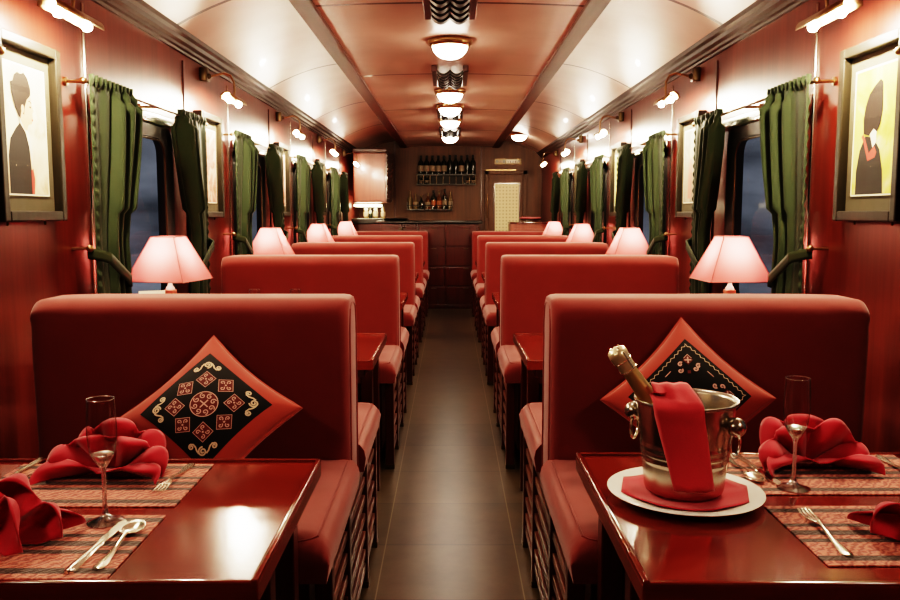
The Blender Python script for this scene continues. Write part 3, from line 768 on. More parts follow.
# ------------------------------------------------------------------ ceiling fixtures
def make_dome():
    t = thing('ceiling_light', 'x', 'ceiling light', group='domed ceiling lights down the middle')
    MB().lathe([(0, 0), (.128, 0), (.132, -.012), (.125, -.030), (.112, -.040), (.104, -.040), (.104, -.012), (0, -.012)], n=28).build('rim', M['brass'], t, True)
    MB().lathe([(.103, -.034), (.098, -.055), (.082, -.080), (.055, -.098), (.025, -.106), (0, -.108)], n=20).build('glass_dome', M['dome'], t, True, ang=80)
    for i in range(3):
        a = R(90 + 120 * i); MB().sphere((.125 * math.cos(a), .125 * math.sin(a), -.038), .011, 8).build('thumb_screw', M['brass'], t, True)
    return t
dm = make_dome(); DY = [2.05, 4.95, 6.9, 7.85, 8.95, 10.8]
dl = ['above the nearest banquettes, outside the picture', 'nearest and largest in view', 'second in view', 'third in view', 'fourth in view', 'farthest, in front of the bar']
for k, y in enumerate(DY):
    lab = 'glowing domed ceiling light on the centre line, ' + dl[k]
    if k == 0: dm.location = (0, y, 2.266); dm['label'] = lab
    else: dup(dm, (0, y, 2.266), 0, lab)
dup(dm, (.92, 11.2, 2.325), 0, 'glowing domed ceiling light near the right wall above the far door')
def make_vent():
    t = thing('ceiling_vent', 'x', 'ceiling vent', group='scrolled ceiling vents')
    for sx in (-1, 1):
        MB().box((sx * .108, 0, -.022), (.036, .66, .044), .004).build('side_rail', M['dark_wood'], t)
    for k in range(6):
        y = -.29 + k * .116
        pts_u = [(-.09 + .18 * i / 36) for i in range(37)]
        lo = [(u, -.052 - .020 * math.cos(2 * PI * (u / .105))) for u in pts_u]   # two hanging humps
        hi = [(u, z + .012) for u, z in lo]
        b = MB()
        low = [(u, -.045 + .026 * -abs(math.sin(PI * (u + .09) / .09))) for u in pts_u]
        poly = low + [(u, z + .016) for u, z in low[::-1]]
        rows = [[b.bm.verts.new((u, y + yy, z)) for u, z in poly] for yy in (-.030, .030)]
        n = len(poly)
        for i in range(n): b.bm.faces.new([rows[0][i], rows[0][(i + 1) % n], rows[1][(i + 1) % n], rows[1][i]])
        for r_ in rows:
            m_ = len(low)
            for i in range(m_ - 1): b.bm.faces.new([r_[i], r_[i + 1], r_[n - 2 - i], r_[n - 1 - i]])
        b.build('scroll_louvre', M['iron'], t, True)
    return t
vt = make_vent()
for k, y in enumerate([3.92, 6.10, 8.25, 10.15]):
    lab = 'dark scrolled vent on the ceiling centre line, ' + ['cut by the top edge of the picture', 'between the nearest two domed lights in view', 'third from the viewer', 'farthest, before the bar'][k]
    if k == 0: vt.location = (0, y, 2.268); vt['label'] = lab
    else: dup(vt, (0, y, 2.268), 0, lab)

# ------------------------------------------------------------------ far end: door, bar, racks, cabinet
dx = .84
dfm = MB(); dh = 1.90; dw = .315
for (x, z, sx, sz) in ((dx - dw + .03, dh / 2, .06, dh), (dx + dw - .03, dh / 2, .06, dh), (dx, dh - .03, 2 * dw, .06)):
    dfm.box((x, YB - .022, z), (sx, .044, sz), .005)
door = struct('door_1', dfm, M['back_wall'])
MB().box((dx, YB - .012, dh / 2 - .03), (2 * dw - .12, .022, dh - .06), .003).build('door_leaf', M['back_wall'], door)
MB().box((dx + .015, YB - .028, 1.12), (.36, .012, 1.16), .003).build('door_grille', M['grille'], door)
gfr = MB()
for (x, z, sx, sz) in ((dx + .015 - .19, 1.12, .022, 1.2), (dx + .015 + .19, 1.12, .022, 1.2), (dx + .015, 1.71, .40, .022), (dx + .015, .53, .40, .022)): gfr.box((x, YB - .03, z), (sx, .02, sz), .003)
gfr.build('grille_frame', M['dark_wood'], door)
MB().box((dx - .08, YB - .048, dh + .006), (.44, .012, .014), .002).build('door_head_strip', M['brass'], door)
MB().tube([(dx - dw + .035, YB - .05, 1.55), (dx - dw + .035, YB - .065, 1.5), (dx - dw + .035, YB - .065, 1.25), (dx - dw + .035, YB - .05, 1.2)], .009, 8).build('door_handle', M['brass'], door, True)
# brass number-like plate over the door
pt = thing('door_plate', 'small brass plate with dark round openings above the far door', 'plate', (dx + .03, YB, 2.035))
MB().box((0, -.006, 0), (.40, .012, .085), .003).build('plate', M['bronze'], pt)
for (u, w_, m_) in ((-.165, .020, 'black'), (-.06, .024, 'black'), (.165, .018, 'black')):
    MB().lathe([(0, -.002), (w_, -.002), (w_, .004), (0, .004)], (u, -.015, 0), 14, Matrix.Rotation(R(90), 3, 'X')).build('opening', M[m_], pt)
MB().box((-.115, -.014, 0), (.05, .006, .022), .002).build('slot', M['dark_wood'], pt)
MB().box((.055, -.015, 0), (.17, .008, .055), .004).build('pale_panel', M['paper'], pt)  # pale cream panel set on the plate
for i in range(4): MB().box((.0 + i * .037, -.021, -.008), (.008, .005, .034), .001).build('slot', M['dark_wood'], pt)

bar = thing('bar_counter', 'dark red wooden bar counter with black top across the far end', 'bar counter', (0, 10.98, 0))
MB().box((-.27, .26, .565), (1.30, .50, 1.13), .006).build('body', M['bar_wood'], bar)
MB().box((-.27, .24, 1.146), (1.40, .60, .036), .012, 3).build('worktop', M['black'], bar)
for r_ in range(4):
    for c_ in range(3):
        pnl = MB(); pnl.box((-.27 + (c_ - 1) * .425, -.004, .17 + r_ * .262), (.405, .016, .245), .005); po = pnl.build('front_panel', M['bar_wood'], bar)
        if c_ > 0 or r_ % 2:
            kb = MB(); kb.tube([(-.27 + (c_ - 1) * .425 + .02, -.022, .275 + r_ * .262), (-.27 + (c_ - 1) * .425 + .09, -.022, .275 + r_ * .262)], .006, 6); kb.build('handle', M['bronze'], po, True)
MB().box((-.27, -.006, .028), (1.28, .02, .055), .004).build('plinth', M['dark_wood'], bar)
tray = MB(); tray.lathe([(0, 0), (.15, 0), (.175, .028), (.182, .030), (.178, .022), (.15, .006), (0, .006)], n=28)
to = tray.build('serving_tray', M['black'], None, True); to.location = (-.74, 11.25, 1.1645); tag(to, 'round black serving tray lying on the left half of the bar top', 'tray')
# overhead cabinet at the left
cab = thing('overhead_cabinet', 'reddish wooden overhead cabinet with louvred side, left of the bar', 'cabinet', (-W + .09, 11.1, 1.40))
MB().box((.215, .55, .34), (.43, .90, .66), .006).build('body', M['cabinet_wood'], cab)
MB().box((.215, .092, .34), (.41, .018, .63), .004).build('door', M['cabinet_wood'], cab)
MB().box((.22, .55, .695), (.46, .96, .05), .01).build('cornice', M['dark_wood'], cab)
lv = MB()
lv.box((.437, .55, .34), (.014, .88, .65))
for i in range(11): lv.box((.448, .55, .05 + i * .057), (.016, .84, .034), .004, 1, Matrix.Rotation(R(25), 3, 'Y'))
lv.build('louvre_panel', M['dark_wood'], cab)
# back counter under the cabinet, lit, with bottles
bc = thing('back_counter', 'dark wooden back counter under the overhead cabinet, brightly lit top', 'counter', (-W + .005, 11.5, 0))
MB().box((.30, .56, .56), (.58, 1.0, 1.12), .006).build('body', M['bar_wood'], bc)
MB().box((.31, .55, 1.155), (.60, 1.05, .07), .008).build('worktop', M['black'], bc)
ul = MB(); ul.box((.24, .55, -.03), (.34, .5, .03), .008)
ulo = ul.build('under_cabinet_lamp', M['undershelf'], None); ulo.location = (-W, 11.1, 1.40); tag(ulo, 'bright strip lamp under the left overhead cabinet', 'lamp')
def bottle(kind, h, r, mat, lab_mat=None):
    t = thing('bottle', 'x', 'bottle')
    if kind == 'wine': pr = [(0, 0), (r, 0), (r, h * .58), (r * .85, h * .66), (r * .38, h * .76), (r * .36, h * .96), (r * .42, h * .965), (r * .42, h), (0, h)]
    elif kind == 'square': pr = [(0, 0), (r, 0), (r * 1.02, h * .5), (r * 1.0, h * .62), (r * .45, h * .72), (r * .34, h * .76), (r * .34, h * .9), (r * .46, h * .9), (r * .46, h), (0, h)]
    else: pr = [(0, 0), (r * .95, 0), (r * 1.1, h * .25), (r, h * .45), (r * .5, h * .6), (r * .3, h * .7), (r * .3, h * .92), (r * .44, h * .93), (r * .44, h), (0, h)]
    MB().lathe(pr, n=14).build('bottle_body', mat, t, True)
    if lab_mat:
        MB().lathe([(r * 1.03 + .001, h * .14), (r * 1.04 + .001, h * .16), (r * 1.04 + .001, h * .44), (r * 1.03 + .001, h * .46)], n=14).build('paper_label', lab_mat, t, True)
    MB().lathe([(r * .45 + .001, h * .84), (r * .46 + .001, h * 1.003), (0, h * 1.006)], n=10).build('cap', M['bronze'] if kind != 'wine' else M['iron'], t, True)
    return t
# back counter bottles
pb = bottle('wine', .20, .032, M['clear_bottle'], M['label_cream']); pb.location = (-1.18, 11.72, 1.191); tag(pb, 'pale bottle at the left on the lit back counter', 'bottle', 'bottles on the back counter')
dup(pb, (-1.05, 11.80, 1.191), 0, 'pale bottle in the middle of the lit back counter, behind the dark one')
dup(pb, (-.95, 11.86, 1.191), 0, 'pale bottle at the right on the lit back counter')
pd = bottle('squat', .17, .03, M['dark_bottle']); pd.location = (-1.11, 11.64, 1.191); tag(pd, 'small dark bottle at the front edge of the lit back counter', 'bottle', 'bottles on the back counter')
# wall racks
def wallrack(x0, x1, z, h, label, n_div):
    t = thing('bottle_rack', label, 'rack', ((x0 + x1) / 2, YB, z)); L_ = x1 - x0
    MB().box((0, -.07, -.008), (L_, .14, .016), .003).build('shelf', M['black'], t)
    MB().box((0, -.07, -h - .008), (L_, .14, .016), .003).build('shelf', M['black'], t)
    MB().box((0, -.006, -h / 2), (L_ - .01, .01, h)).build('back_panel', M['iron'], t)
    for i in range(n_div + 1):
        MB().box((-L_ / 2 + .006 + i * (L_ - .012) / n_div, -.07, -h / 2), (.01, .13, h - .01), .002).build('divider', M['bronze'], t)
    return t
wallrack(-.50, .39, 1.845, .145, 'black two-level wine rack high on the back wall', 9)
wz = bottle('wine', .27, .041, M['dark_bottle'], M['label_cream'])
wd = bottle('wine', .28, .041, M['dark_bottle'])
xs = [-.435 + i * .0865 for i in range(10)]
upn = ['leftmost', 'second from the left', 'third from the left', 'fourth from the left', 'fifth from the left', 'sixth from the left', 'fourth from the right', 'third from the right', 'second from the right', 'rightmost']
fz = fd = True
for i, x in enumerate(xs):
    lab = 'dark wine bottle on the upper back-wall rack, ' + upn[i] + (' with cream label' if i not in (5, 6, 8, 9) else '')
    src = wd if i in (5, 6, 8, 9) else wz; loc = (x, YB - .075, 1.8455)
    if src is wz and fz: wz.location = loc; tag(wz, lab, 'bottle', 'wine bottles on the upper rack'); fz = False
    elif src is wd and fd: wd.location = loc; tag(wd, lab, 'bottle', 'wine bottles on the upper rack'); fd = False
    else: dup(src, loc, random.uniform(0, 6), lab, 'wine bottles on the upper rack')
# four short bottles kept in the lower level of that rack
sb = bottle('squat', .11, .033, M['dark_bottle'], M['label_cream'])
for i, x in enumerate((-.435, -.345, .265, .345)):
    lab = 'short labelled bottle inside the lower level of the upper rack, ' + ['leftmost', 'second from the left', 'second from the right', 'rightmost'][i]
    loc = (x, YB - .075, 1.7005)
    if i == 0: sb.location = loc; tag(sb, lab, 'bottle', 'short bottles inside the upper rack')
    else: dup(sb, loc, 0, lab)
rk = thing('bottle_shelf', 'black wall shelf with front rail holding spirit bottles, above the bar', 'shelf', (-.305, YB, 1.325))
MB().box((0, -.07, -.01), (.68, .14, .02), .003).build('shelf_board', M['black'], rk)
MB().box((0, -.135, .055), (.68, .010, .014), .002).build('front_rail', M['iron'], rk)
for u in (-.335, .335): MB().box((u, -.07, .045), (.01, .14, .11), .002).build('end_panel', M['black'], rk)
spirits = [('square', .27, .036, 'clear_bottle', None), ('squat', .23, .038, 'clear_bottle', 'label_cream'), ('squat', .21, .036, 'dark_bottle', None), ('square', .23, .034, 'amber_bottle', 'label_cream'),
           ('wine', .28, .036, 'dark_bottle', 'label_orange'), ('square', .27, .038, 'amber_bottle', 'label_orange'), ('wine', .30, .036, 'dark_bottle', 'label_cream'), ('square', .25, .036, 'clear_bottle', 'label_cream')]
sn = ['leftmost', 'second from the left', 'third from the left', 'fourth from the left', 'fourth from the right', 'third from the right', 'second from the right', 'rightmost']
sw = {'clear_bottle': 'pale', 'dark_bottle': 'dark', 'amber_bottle': 'amber'}
for i, (k_, h_, r_, m_, l_) in enumerate(spirits):
    o = bottle(k_, h_, r_, M[m_], M[l_] if l_ else None); o.location = (-.60 + i * .0845 + (.015 if i > 2 else 0), YB - .072, 1.3255)
    tag(o, '%s spirit bottle on the lower back-wall shelf, %s' % (sw[m_], sn[i]), 'bottle', 'spirit bottles on the lower shelf')
# side cabinet at the right with a tray
scb = thing('side_cabinet', 'low reddish wooden side cabinet behind the far right banquette', 'cabinet', (.0, 11.45, 0))
MB().box((1.10, .2, .56), (.54, .40, 1.12), .006).build('body', M['cabinet_wood'], scb)
MB().box((1.10, .2, 1.13), (.56, .43, .025), .006).build('top', M['bar_wood'], scb)
MB().box((1.10, -.004, .60), (.44, .016, .90), .006).build('door', M['cabinet_wood'], scb)
tr2 = thing('round_tray', 'round silver tray lined with a red cloth on the right side cabinet', 'tray', (1.12, 11.62, 1.143))
MB().lathe([(0, 0), (.10, 0), (.105, .022), (.155, .036), (.165, .042), (.160, .046), (.10, .030), (0, .028)], n=28).build('tray', M['silver'], tr2, True)
MB().lathe([(.150, .052), (.155, .060), (.11, .066), (0, .060), (0, .045), (.150, .052)], n=28).build('tray_cloth', M['napkin'], tr2, True)

# ------------------------------------------------------------------ pillows on the nearest banquettes
def pillow_mesh(half, th):
    def edge(u, v): # pulled-in sides, pointed corners
        x = u * half * (1 - .10 * (1 - v * v) * abs(u) ** 1.5); y = v * half * (1 - .10 * (1 - u * u) * abs(v) ** 1.5)
        return x, y
    def thick(u, v): return th * (max(0, 1 - u * u) ** .55) * (max(0, 1 - v * v) ** .55) + .006
    def front(u, v, e=0):
        x, y = edge(u, v); return Vector((x, -thick(u, v) - e, y))
    def back(u, v):
        x, y = edge(u, v); return Vector((x, thick(u, v), y))
    return front, back
def ribbon(mb, front, pts, w, e, closed=False):
    n = len(pts); L_ = []; R_ = []
    for i, (u, v) in enumerate(pts):
        a = pts[(i - 1) % n] if closed or i > 0 else pts[i]; b = pts[(i + 1) % n] if closed or i < n - 1 else pts[i]
        dx, dy = b[0] - a[0], b[1] - a[1]; l = math.hypot(dx, dy) or 1
        nx, ny = -dy / l * w, dx / l * w
        L_.append(mb.bm.verts.new(front(u + nx, v + ny, e))); R_.append(mb.bm.verts.new(front(u - nx, v - ny, e)))
    for i in range(n - 1 + (1 if closed else 0)):
        j = (i + 1) % n; mb.bm.faces.new([L_[i], L_[j], R_[j], R_[i]])
def rot2(p, a, c): 
    ca, sa = math.cos(a), math.sin(a); return (c[0] + p[0] * ca - p[1] * sa, c[1] + p[0] * sa + p[1] * ca)
def spiral(c, r, turns, a0, sgn=1, n=26): return [(c[0] + r * (1 - .85 * i / n) * math.cos(a0 + sgn * 2 * PI * turns * i / n), c[1] + r * (1 - .85 * i / n) * math.sin(a0 + sgn * 2 * PI * turns * i / n)) for i in range(n + 1)]
def disc(mb, front, poly, e):
    c = (sum(p[0] for p in poly) / len(poly), sum(p[1] for p in poly) / len(poly)); cv = mb.bm.verts.new(front(c[0], c[1], e)); vs = [mb.bm.verts.new(front(u, v, e)) for u, v in poly]
    for i in range(len(vs)): mb.bm.faces.new([cv, vs[i], vs[(i + 1) % len(vs)]])
def make_pillow(label, style, half):
    t = thing('throw_pillow', label, 'cushion', group='embroidered cushions on the nearest banquettes')
    th = .062
    front, back = pillow_mesh(half, th)
    g = MB(); q = lambda s_: math.sin((s_ - .5) * PI)
    g.grid(lambda u, v: front(q(u), q(v)), 30, 30); g.grid(lambda u, v: back(q(u), q(v)), 30, 30)
    bmesh.ops.remove_doubles(g.bm, verts=g.bm.verts, dist=1e-5)
    g.build('pillow_cover', M['pillow'], t, True, ang=70)
    sm = MB(); pts = []
    for (a, b_) in (((-1, -1), (1, -1)), ((1, -1), (1, 1)), ((1, 1), (-1, 1)), ((-1, 1), (-1, -1))):
        for i in range(12):
            k = i / 12; u = a[0] + (b_[0] - a[0]) * k; v = a[1] + (b_[1] - a[1]) * k; p = front(u, v); pts.append((p.x, 0, p.z))
    sm.tube(pts, .0065, 6, closed=True); sm.build('piping', M['pillow'], t, True)
    pb_ = MB(); h = .73
    pb_.grid(lambda u, v: front((2 * u - 1) * h, (2 * v - 1) * h, .0012), 24, 24)
    po = pb_.build('black_panel', M['pillow_black'], t, True)
    pk, cr_, rd = MB(), MB(), MB()
    if style == 'medallion':
        # panel axes are the diamond's own sides; work with the diamond turned 45 degrees
        def T(p): return rot2(p, -PI / 4, (0, 0))
        # central medallion
        disc(rd, front, [T((.21 * math.cos(R(a)), .21 * math.sin(R(a)))) for a in range(0, 360, 12)], .0018)
        ribbon(pk, front, [T((.21 * math.cos(R(a)), .21 * math.sin(R(a)))) for a in range(0, 360, 10)], .007, .0024, True)
        for i in range(8):
            a = R(45 * i + 10); ribbon(pk, front, [T(p) for p in spiral((.140 * math.cos(a), .140 * math.sin(a)), .048, 1.2, a)], .008, .0026)
        for i in range(4):
            a = R(90 * i + 45); ribbon(pk, front, [T(p) for p in ((0, 0), (.085 * math.cos(a), .085 * math.sin(a)))], .010, .0028)
        # eight little square motifs in a ring
        for i in range(8):
            a = R(45 * i); rad = .455 if i % 2 == 0 else .45
            c = (rad * math.cos(a) * (1.0), rad * math.sin(a)); ori = PI / 4 if i % 2 == 0 else 0; hw = .112
            sq = [rot2(p, ori, c) for p in ((-hw, -hw), (hw, -hw), (hw, hw), (-hw, hw))]
            disc(rd, front, [T(p) for p in sq], .0018)
            ribbon(pk, front, [T(p) for p in sq], .006, .0024, True)
            for dx_, dy_ in ((-1, -1), (1, -1), (1, 1), (-1, 1)):
                ribbon(pk, front, [T(rot2(p, ori, c)) for p in spiral((dx_ * .054, dy_ * .054), .038, 1.1, math.atan2(-dy_, -dx_), dx_ * dy_, 14)], .0075, .0026)
            disc(pk, front, [T(rot2(p, ori, c)) for p in ((-.02, 0), (0, -.02), (.02, 0), (0, .02))], .0027)
        # scroll borders in the four corners
        for i in range(4):
            a = PI / 2 * i; F = lambda p, a=a: T(rot2(p, a, (0, 0))); cr_ = MB()
            y0 = .71
            ribbon(cr_, front, [F(p) for p in spiral((0, y0 + .045), .072, 1.7, -PI / 2, 1, 40)], .013, .0026)
            for sg in (-1, 1):
                ribbon(cr_, front, [F((sg * x, y)) for x, y in ((.06, y0 + .075), (.095, y0 + .03), (.115, y0 - .03), (.15, y0 - .07), (.195, y0 - .072))], .013, .0026)
                ribbon(cr_, front, [F(p) for p in spiral((sg * .183, y0 - .032), .045, 1.3, -PI / 2, sg, 26)], .012, .0026)
            cr_.build('scroll_embroidery', M['thread_cream'], po)
    else:
        # zigzag border and mirrored corner motifs
        b0 = .65; zz = []
        for (a, c) in (((-b0, -b0), (b0, -b0)), ((b0, -b0), (b0, b0)), ((b0, b0), (-b0, b0)), ((-b0, b0), (-b0, -b0))):
            n_ = 26
            for i in range(n_):
                k = i / n_; nx, ny = -(c[1] - a[1]) / (2 * b0), (c[0] - a[0]) / (2 * b0); o_ = .018 if i % 2 else -.018
                zz.append((a[0] + (c[0] - a[0]) * k + nx * o_, a[1] + (c[1] - a[1]) * k + ny * o_))
        ribbon(cr_, front, zz, .006, .0026, True)
        for i in range(4):
            a = PI / 2 * i; F = lambda p, a=a: rot2(p, a, (0, 0))
            c0 = .46; rd = MB()
            ribbon(pk, front, [F(p) for p in ((c0 - .50, c0 + .045), (c0 + .045, c0 + .045), (c0 + .045, c0 - .50))], .007, .0026)
            disc(rd, front, [F((c0 - .03 + x, c0 - .03 + y)) for x, y in ((-.065, -.065), (.065, -.065), (.065, .065), (-.065, .065))], .0018)
            for q_ in range(4):
                ribbon(pk, front, [F((c0 - .03, c0 - .03)), F((c0 - .03 + .06 * math.cos(PI / 4 + PI / 2 * q_), c0 - .03 + .06 * math.sin(PI / 4 + PI / 2 * q_)))], .012, .0026)
            for (ex, ey) in ((-.20, .0), (0, -.20)):
                for sg in (-1, 1):
                    cc = (c0 - .03 + ex + (sg * .04 if ey else sg * .045), c0 - .03 + ey + (sg * .04 if ex else -sg * .0))
                    ribbon(pk, front, [F(p) for p in spiral(cc, .046, 1.1, 0, sg, 16)], .013, .0026)
            disc(rd, front, [F((c0 - .19 + x, c0 - .19 + y)) for x, y in ((-.04, 0), (0, -.04), (.04, 0), (0, .04))], .0022)
            rd.build('embroidery_ground', M['thread_red'], po)
    if style == 'medallion': rd.build('embroidery_ground', M['thread_red'], po)
    pk.build('pink_embroidery', M['thread_pink'], po)
    if style != 'medallion': cr_.build('zigzag_embroidery', M['thread_cream'], po)
    return t
def lay_pillow(o, x, y, zc, lean, roll, yaw=0):
    o.rotation_mode = 'QUATERNION'
    m = Matrix.Rotation(yaw, 3, 'Z') @ Matrix.Rotation(lean, 3, 'X') @ Matrix.Rotation(roll, 3, 'Y')
    o.rotation_quaternion = m.to_quaternion(); o.location = (x, y, zc)
p1 = make_pillow('red cushion with round medallion embroidery on black, left banquette', 'medallion', .172); lay_pillow(p1, -.648, 2.19, .728, R(-39), R(41), R(3))
p2 = make_pillow('red cushion with zigzag-bordered black panel behind the champagne bucket', 'zigzag', .163); lay_pillow(p2, .652, 2.24, .760, R(-25), R(43), R(-7))

# ------------------------------------------------------------------ table settings
TT = TZ + .0004
def make_mat():
    mb = MB(); mb.box((0, 0, .0015), (.44, .28, .003), .001, 1); return mb.build('placemat', M['mat'])
pm = make_mat()
mats = [(-.765, 1.402, 'near side of the left front table, under a spoon'), (-.765, 1.728, 'far side of the left front table'),
        (.842, 1.452, 'near side of the right front table'), (.842, 1.800, 'far side of the right front table')]
for i, (x, y, w_) in enumerate(mats):
    o = pm if i == 0 else pm.copy()
    if i: COL.objects.link(o)
    o.location = (x, y, TT); tag(o, 'red and brown striped woven placemat, ' + w_, 'placemat', 'striped placemats')
MT = TT + .0034
def make_flute():
    t = thing('champagne_flute', 'x', 'glass', group='champagne flutes')
    MB().lathe([(0, 0), (.033, 0), (.0335, .002), (.026, .005), (.012, .010), (.006, .018), (.0042, .034), (.0038, .075), (.0045, .098), (.0065, .106), (.012, .1135), (.0185, .1245), (.0215, .131), (.0205, .1315), (.012, .122), (0, .117)], n=28).build('stem', M['glint_glass'], t, True, ang=80)
    MB().lathe([(.0217, .1312), (.0255, .148), (.027, .172), (.0262, .20), (.0245, .235)], n=36).build('bowl', M['thin_glass'], t, True, ang=80)
    MB().tube([(.0245 * math.cos(2 * PI * i / 36), .0245 * math.sin(2 * PI * i / 36), .235) for i in range(36)], .0009, 6, closed=True).build('rim', M['glint_glass'], t, True)
    return t
fl = make_flute(); fl.location = (-.645, 1.503, MT); fl['label'] = 'clear champagne flute on the left front table before a red napkin'
dup(fl, (.722, 1.695, MT), 0, 'clear champagne flute on the right front table before a red napkin')
dup(fl, (-.885, 3.74, TT), 0, 'champagne flute rim just visible behind the left banquette, left one')
dup(fl, (-.700, 3.74, TT), 0, 'champagne flute rim just visible behind the left banquette, right one')
# cutlery: tip towards +Y, length centred on the origin
def outline(mb, pts, zf, thick=.002):
    """closed solid from half-width profile [(y, halfwidth)] with height function zf(y)"""
    top = []; bot = []
    for y, w in pts:
        z = zf(y)
        top.append([mb.bm.verts.new((-w, y, z + thick * .4)), mb.bm.verts.new((-w * .4, y, z + thick)), mb.bm.verts.new((w * .4, y, z + thick)), mb.bm.verts.new((w, y, z + thick * .4))])
        bot.append([mb.bm.verts.new((-w, y, z)), mb.bm.verts.new((w, y, z))])
    for i in range(len(pts) - 1):
        a, b = top[i], top[i + 1]; c, d = bot[i], bot[i + 1]
        for k in range(3): mb.bm.faces.new([a[k], a[k + 1], b[k + 1], b[k]])
        mb.bm.faces.new([c[0], d[0], d[1], c[1]]); mb.bm.faces.new([a[0], b[0], d[0], c[0]]); mb.bm.faces.new([a[3], c[1], d[1], b[3]])
    for i in (0, -1): mb.bm.faces.new([top[i][0], top[i][1], top[i][2], top[i][3], bot[i][1], bot[i][0]])
HP = [(-.105, .004), (-.102, .0085), (-.092, .0105), (-.075, .0095), (-.045, .0065), (-.015, .0042), (.012, .0032), (.03, .0035)]
def zh(y): return .001 + .009 * math.exp(-((y - .03) / .045) ** 2)
def make_fork():
    t = thing('fork', 'x', 'fork', group='silver forks'); h = MB(); outline(h, HP, zh, .0028); h.build('handle', M['silver'], t, True, ang=50)
    b = MB(); outline(b, [(.028, .0035), (.036, .0075), (.046, .0115), (.058, .0125)], lambda y: .0085 - .10 * (y - .028), .002)
    for k in range(4):
        x = -.0105 + k * .007
        b.tube([(x, .056, .0068), (x, .075, .0045), (x, .092, .0045), (x * .95, .106, .0075)], [.0019, .0018, .0015, .0008], 6)
    b.build('tines', M['silver'], t, True, ang=50); return t
def make_spoon():
    t = thing('spoon', 'x', 'spoon', group='silver spoons'); h = MB(); outline(h, HP, zh, .0028); h.build('handle', M['silver'], t, True, ang=50)
    b = MB()
    def f(u, v):
        a = 2 * PI * u; rr = v; w = .0205 * (1 - .16 * math.sin(a)) ; x = rr * w * math.cos(a); y = .064 + rr * .034 * math.sin(a)
        return Vector((x, y, .0015 + .0075 * rr ** 2.2))
    b.grid(f, 26, 6, True); bmesh.ops.remove_doubles(b.bm, verts=b.bm.verts, dist=1e-5)
    bo = b.build('bowl', M['silver'], t, True, ang=80); md = bo.modifiers.new('thick', 'SOLIDIFY'); md.thickness = .0014; md.offset = 1
    return t
def make_knife():
    t = thing('knife', 'x', 'knife', group='silver knives'); h = MB()
    outline(h, [(-.115, .004), (-.112, .0085), (-.10, .0105), (-.07, .0095), (-.03, .0075), (-.01, .0068), (-.002, .0088), (.004, .0075)], lambda y: .0008, .0068); h.build('handle', M['silver'], t, True, ang=50)
    b = MB(); vs0 = []; pts = [(-.006, .0), (.006, .006), (.008, .05), (.0085, .085), (.005, .105), (-.002, .112), (-.0075, .10), (-.0085, .07), (-.008, .03), (-.0075, .004)]
    b.prism(pts, lambda u, v, d: Vector((u, v, .0022 + d)), .0022); b.build('blade', M['silver'], t, False); return t
fk, spn, knf = make_fork(), make_spoon(), make_knife()
def put(src, flag, a, b, lab, tip_first=True, z=MT):
    """a = handle end, b = tip, both on the table"""
    dx_, dy_ = b[0] - a[0], b[1] - a[1]; rz = math.atan2(-dx_, dy_); loc = ((a[0] + b[0]) / 2, (a[1] + b[1]) / 2, z)
    if flag not in DONE: DONE.add(flag); src.location = loc; src.rotation_euler.z = rz; src['label'] = lab
    else: dup(src, loc, rz, lab)
DONE = set()
put(knf, 'k', (-.613, 1.285), (-.607, 1.50), 'silver knife beside the spoon on the near left placemat')
put(spn, 's', (-.572, 1.288), (-.578, 1.505), 'silver spoon beside the knife on the near left placemat')
put(fk, 'f', (-.594, 1.855), (-.604, 1.66), 'silver fork pointing toward the viewer on the far left placemat')
put(knf, 'k', (-.957, 1.885), (-.957, 1.675), 'silver knife at the left edge of the far left placemat')
put(spn, 's', (-.915, 1.858), (-.915, 1.655), 'silver spoon right of the knife on the far left placemat')
put(fk, 'f', (.672, 1.340), (.684, 1.560), 'silver fork on the near right placemat')
put(spn, 's', (.652, 1.912), (.662, 1.715), 'silver spoon behind the champagne bucket on the far right placemat')
put(knf, 'k', (.683, 1.91), (.700, 1.705), 'silver knife between spoon and flute on the far right placemat')
put(fk, 'f', (1.018, 1.92), (1.004, 1.72), 'silver fork at the right picture edge on the far right placemat')
